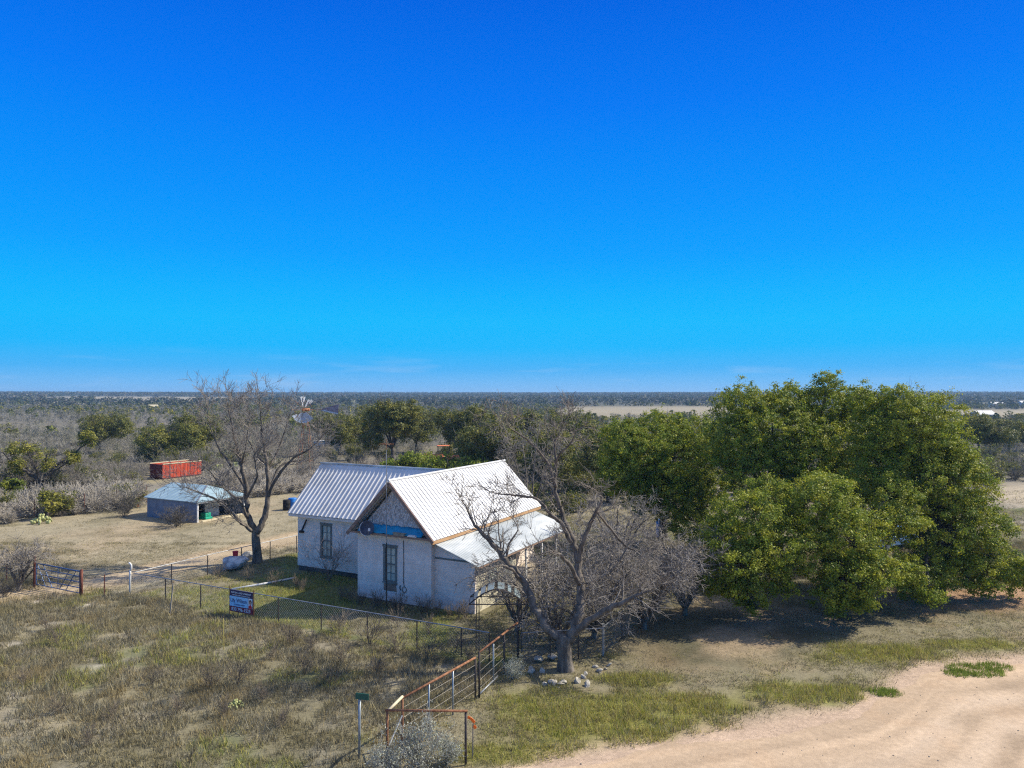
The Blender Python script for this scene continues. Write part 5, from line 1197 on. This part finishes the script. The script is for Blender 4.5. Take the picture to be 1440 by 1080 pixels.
bk = MB().tube([(0, 0, 0), (0, 0, .3)], [.13, .16], 14).tube([(0, 0, .302), (0, 0, .33)], [.17, .17], 14).build('bucket', M['red'], None, True); bk.location = G(333, 789) + Z(.0) + Vector((.05, .6, .0)); bk.location = G(329, 799) + Vector((.1, .1, .66)); tag(bk, 'small red bucket on top of the grey boulder', 'bucket')
rb = barrel('rusty red drum lying at the lawn edge left of the tin shed', G(192, 712), .8, .28, 'redbox', 'drum')
car = empty('parked_car', (24.6, 46.5, 0), R(25), 'pale blue car glimpsed beneath the largest oak', 'car')
MB().prism([(-2.1, .35), (2.1, .35), (2.15, .75), (1.2, .92), (-1.9, .95), (-2.15, .7)], 'y', -.85, .85).build('body', M['carpaint'], car, bevel=.06)
cb_ = MB().prism([(-1.7, .955), (1.0, .925), (.45, 1.42), (-1.2, 1.45)], 'y', -.74, .74).build('cabin', M['carglass'], car, bevel=.04); MB().box(-1.15, .42, -.72, .72, 1.44, 1.5).build('roof', M['carpaint'], car, bevel=.02)
for x_ in (-1.3, 1.35):
    for s_ in (-.8, .8):
        w_ = MB().tube([(x_, s_ - .11, .33), (x_, s_ + .11, .33)], .33, 18).build('wheel', M['tyre'], car); MB().tube([(x_, s_ - .12, .33), (x_, s_ + .12, .33)], .2, 14).build('rim', M['galv'], w_)
for s_ in (-.6, .6): MB().box(2.1, 2.17, s_ - .18, s_ + .18, .6, .74).build('headlight', M['whitepaint'], car)
def cottage(label, x, y, w, d_, h, rz, wm_='whitepaint', rm='roofmetal', name='farm_building'):
    z = float(terrain(np.array([x]), np.array([y]))[0]); o = empty(name, (x, y, z), rz, label, 'building')
    MB().box(-w / 2, w / 2, -d_ / 2, d_ / 2, -.3, h).build('wall', M[wm_], o); MB().prism([(-d_ / 2 - .4, h), (d_ / 2 + .4, h), (0, h + d_ * .32)], 'x', -w / 2 - .4, w / 2 + .4).build('roof', M[rm], o)
    for f in (-.3, 0, .3): MB().box(w * f - .5, w * f + .5, -d_ / 2 - .05, -d_ / 2 - .003, 1, h - .6).build('window', M['carglass'], o)
    MB().box(w * .15 - .5, w * .15 + .5, -d_ / 2 - .06, -d_ / 2 - .004, 0, 2.1).build('door', M['trim'], o)
cottage('white roofed house among trees at the far right edge', 196, 296, 7, 5, 2.3, .1); cottage('long white shed beyond the pale field on the right', 395, 580, 10, 5, 2.2, .05); cottage('small white outbuilding at the extreme right horizon', 428, 596, 6, 5, 3, .1)
cottage('tan roofed building far off in the scrub on the left', -228, 452, 4.6, 4, 2.2, .2, 'tanpaint', 'tanpaint')
wv = MB().box(-2.2, 2.2, -.9, .9, 1.0, 1.9).box(-2.3, 2.3, -1, 1, 1.903, 1.96).box(-1.8, -1.4, -.7, .7, -.1, .998).box(1.4, 1.8, -.7, .7, -.1, .998).build('stock_trailer', M['whitepaint'], None, bevel=.04); wv.location = gx_(461, 125); tag(wv, 'white flat-topped trailer among scrub right of the windmill', 'trailer')

# ------------------------------------------------------------------ haze, light, sky, camera
EL, AZ = R(41), R(73)          # sun height, clockwise from +Y
hz = MB().box(-6600, 6600, -6600, 6600, -7.0, 36.0).build('haze', None); tag(hz, kind='stuff')
m, nt, b = new_mat('valley_haze'); nt.nodes.remove(b); pv = nt.nodes.new('ShaderNodeVolumePrincipled')
pv.inputs['Color'].default_value = (.42, .69, 1, 1); pv.inputs['Density'].default_value = .00023; pv.inputs['Density Attribute'].default_value = ''; pv.inputs['Anisotropy'].default_value = .1
nt.links.new(pv.outputs[0], nt.nodes['Material Output'].inputs['Volume']); hz.data.materials.append(m)

sun = bpy.data.lights.new('sun', 'SUN'); sun.energy = 4.6; sun.angle = R(.5); sun.color = (1, .925, .77)
so = bpy.data.objects.new('sun', sun); COL.objects.link(so)
S_ = Vector((math.sin(AZ) * math.cos(EL), math.cos(AZ) * math.cos(EL), math.sin(EL))); so.rotation_euler = S_.to_track_quat('Z', 'Y').to_euler(); so.location = S_ * 100

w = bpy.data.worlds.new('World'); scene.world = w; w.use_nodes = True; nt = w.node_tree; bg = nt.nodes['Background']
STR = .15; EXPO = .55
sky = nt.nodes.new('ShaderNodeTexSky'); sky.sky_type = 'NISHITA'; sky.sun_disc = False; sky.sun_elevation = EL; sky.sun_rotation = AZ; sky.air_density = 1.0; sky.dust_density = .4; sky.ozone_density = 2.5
tc = nt.nodes.new('ShaderNodeTexCoord'); sp_ = nt.nodes.new('ShaderNodeSeparateXYZ'); nt.links.new(tc.outputs['Generated'], sp_.inputs[0])
rp = nt.nodes.new('ShaderNodeValToRGB'); cr = rp.color_ramp
def lin(c): return tuple(((q_ / 255 + .055) / 1.055) ** 2.4 if q_ > 10 else q_ / 255 / 12.92 for q_ in c)
stops = [(0, (122, 192, 247)), (.014, (112, 188, 247)), (.036, (62, 180, 250)), (.065, (0, 184, 255)), (.1, (0, 186, 255)), (.135, (0, 178, 255)), (.19, (0, 160, 255)), (.256, (0, 146, 252)), (.375, (0, 121, 244)), (.49, (0, 100, 226)), (.8, (40, 104, 205)), (1, (55, 110, 200))]
cr.elements[0].position = 0; cr.elements[0].color = (*lin(stops[0][1]), 1); cr.elements[1].position = 1; cr.elements[1].color = (*lin(stops[-1][1]), 1)
for p, c in stops[1:-1]:
    e_ = cr.elements.new(p); e_.color = (*lin(c), 1)
nt.links.new(sp_.outputs[2], rp.inputs[0])
# faint streaks of cirrus low over the horizon
mp = nt.nodes.new('ShaderNodeMapping'); mp.inputs['Scale'].default_value = (2.2, 2.2, 24); nt.links.new(tc.outputs['Generated'], mp.inputs[0])
nz = nt.nodes.new('ShaderNodeTexNoise'); nz.inputs['Scale'].default_value = 2.6; nz.inputs['Detail'].default_value = 5; nt.links.new(mp.outputs[0], nz.inputs['Vector'])
r2 = nt.nodes.new('ShaderNodeValToRGB'); r2.color_ramp.elements[0].position = .55; r2.color_ramp.elements[1].position = .78; nt.links.new(nz.outputs['Fac'], r2.inputs[0])
r3 = nt.nodes.new('ShaderNodeValToRGB'); r3.color_ramp.elements[0].position = .0; r3.color_ramp.elements[0].color = (.26, .26, .26, 1); r3.color_ramp.elements[1].position = .062; r3.color_ramp.elements[1].color = (0, 0, 0, 1); e_ = r3.color_ramp.elements.new(.03); e_.color = (.34, .34, .34, 1)
nt.links.new(sp_.outputs[2], r3.inputs[0])
ml = nt.nodes.new('ShaderNodeMath'); ml.operation = 'MULTIPLY'; nt.links.new(r2.outputs[0], ml.inputs[0]); nt.links.new(r3.outputs[0], ml.inputs[1])
mc = nt.nodes.new('ShaderNodeMix'); mc.data_type = 'RGBA'; nt.links.new(ml.outputs[0], mc.inputs[0]); nt.links.new(rp.outputs[0], mc.inputs[6]); mc.inputs[7].default_value = (.62, .70, .86, 1)
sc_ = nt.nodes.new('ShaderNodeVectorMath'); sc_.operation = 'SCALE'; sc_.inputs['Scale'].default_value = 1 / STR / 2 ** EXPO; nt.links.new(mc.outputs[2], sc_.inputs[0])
# the gradient colours the lower sky; unseen overhead, a desaturated physical sky fills shade with less blue
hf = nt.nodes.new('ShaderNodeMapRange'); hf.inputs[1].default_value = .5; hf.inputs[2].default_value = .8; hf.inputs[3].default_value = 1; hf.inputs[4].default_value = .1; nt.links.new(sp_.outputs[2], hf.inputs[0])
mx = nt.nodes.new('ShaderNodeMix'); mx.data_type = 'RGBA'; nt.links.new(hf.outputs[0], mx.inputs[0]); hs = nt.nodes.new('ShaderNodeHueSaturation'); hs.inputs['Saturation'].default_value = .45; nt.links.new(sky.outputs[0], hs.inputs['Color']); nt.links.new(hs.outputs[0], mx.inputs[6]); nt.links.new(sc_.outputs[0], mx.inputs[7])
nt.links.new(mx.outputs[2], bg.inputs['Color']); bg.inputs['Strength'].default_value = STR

cam = bpy.data.cameras.new('camera'); cam.sensor_width = 36; cam.lens = 25; cam.clip_end = 30000; cam.clip_start = .1
co = bpy.data.objects.new('camera', cam); COL.objects.link(co); co.location = (0, 0, CAM_H); co.rotation_euler = (R(90.86), 0, 0); scene.camera = co
vs = scene.view_settings; vs.view_transform = 'Standard'; vs.look = 'None'; vs.gamma = 1; vs.exposure = EXPO; vs.use_curve_mapping = False
scene.cycles.use_denoising = False; scene.cycles.use_adaptive_sampling = False; scene.cycles.filter_width = 1.2; scene.cycles.sample_clamp_indirect = 4; scene.cycles.max_bounces = 6; scene.cycles.diffuse_bounces = 3; scene.cycles.glossy_bounces = 2; scene.cycles.transparent_max_bounces = 8; scene.cycles.volume_bounces = 0
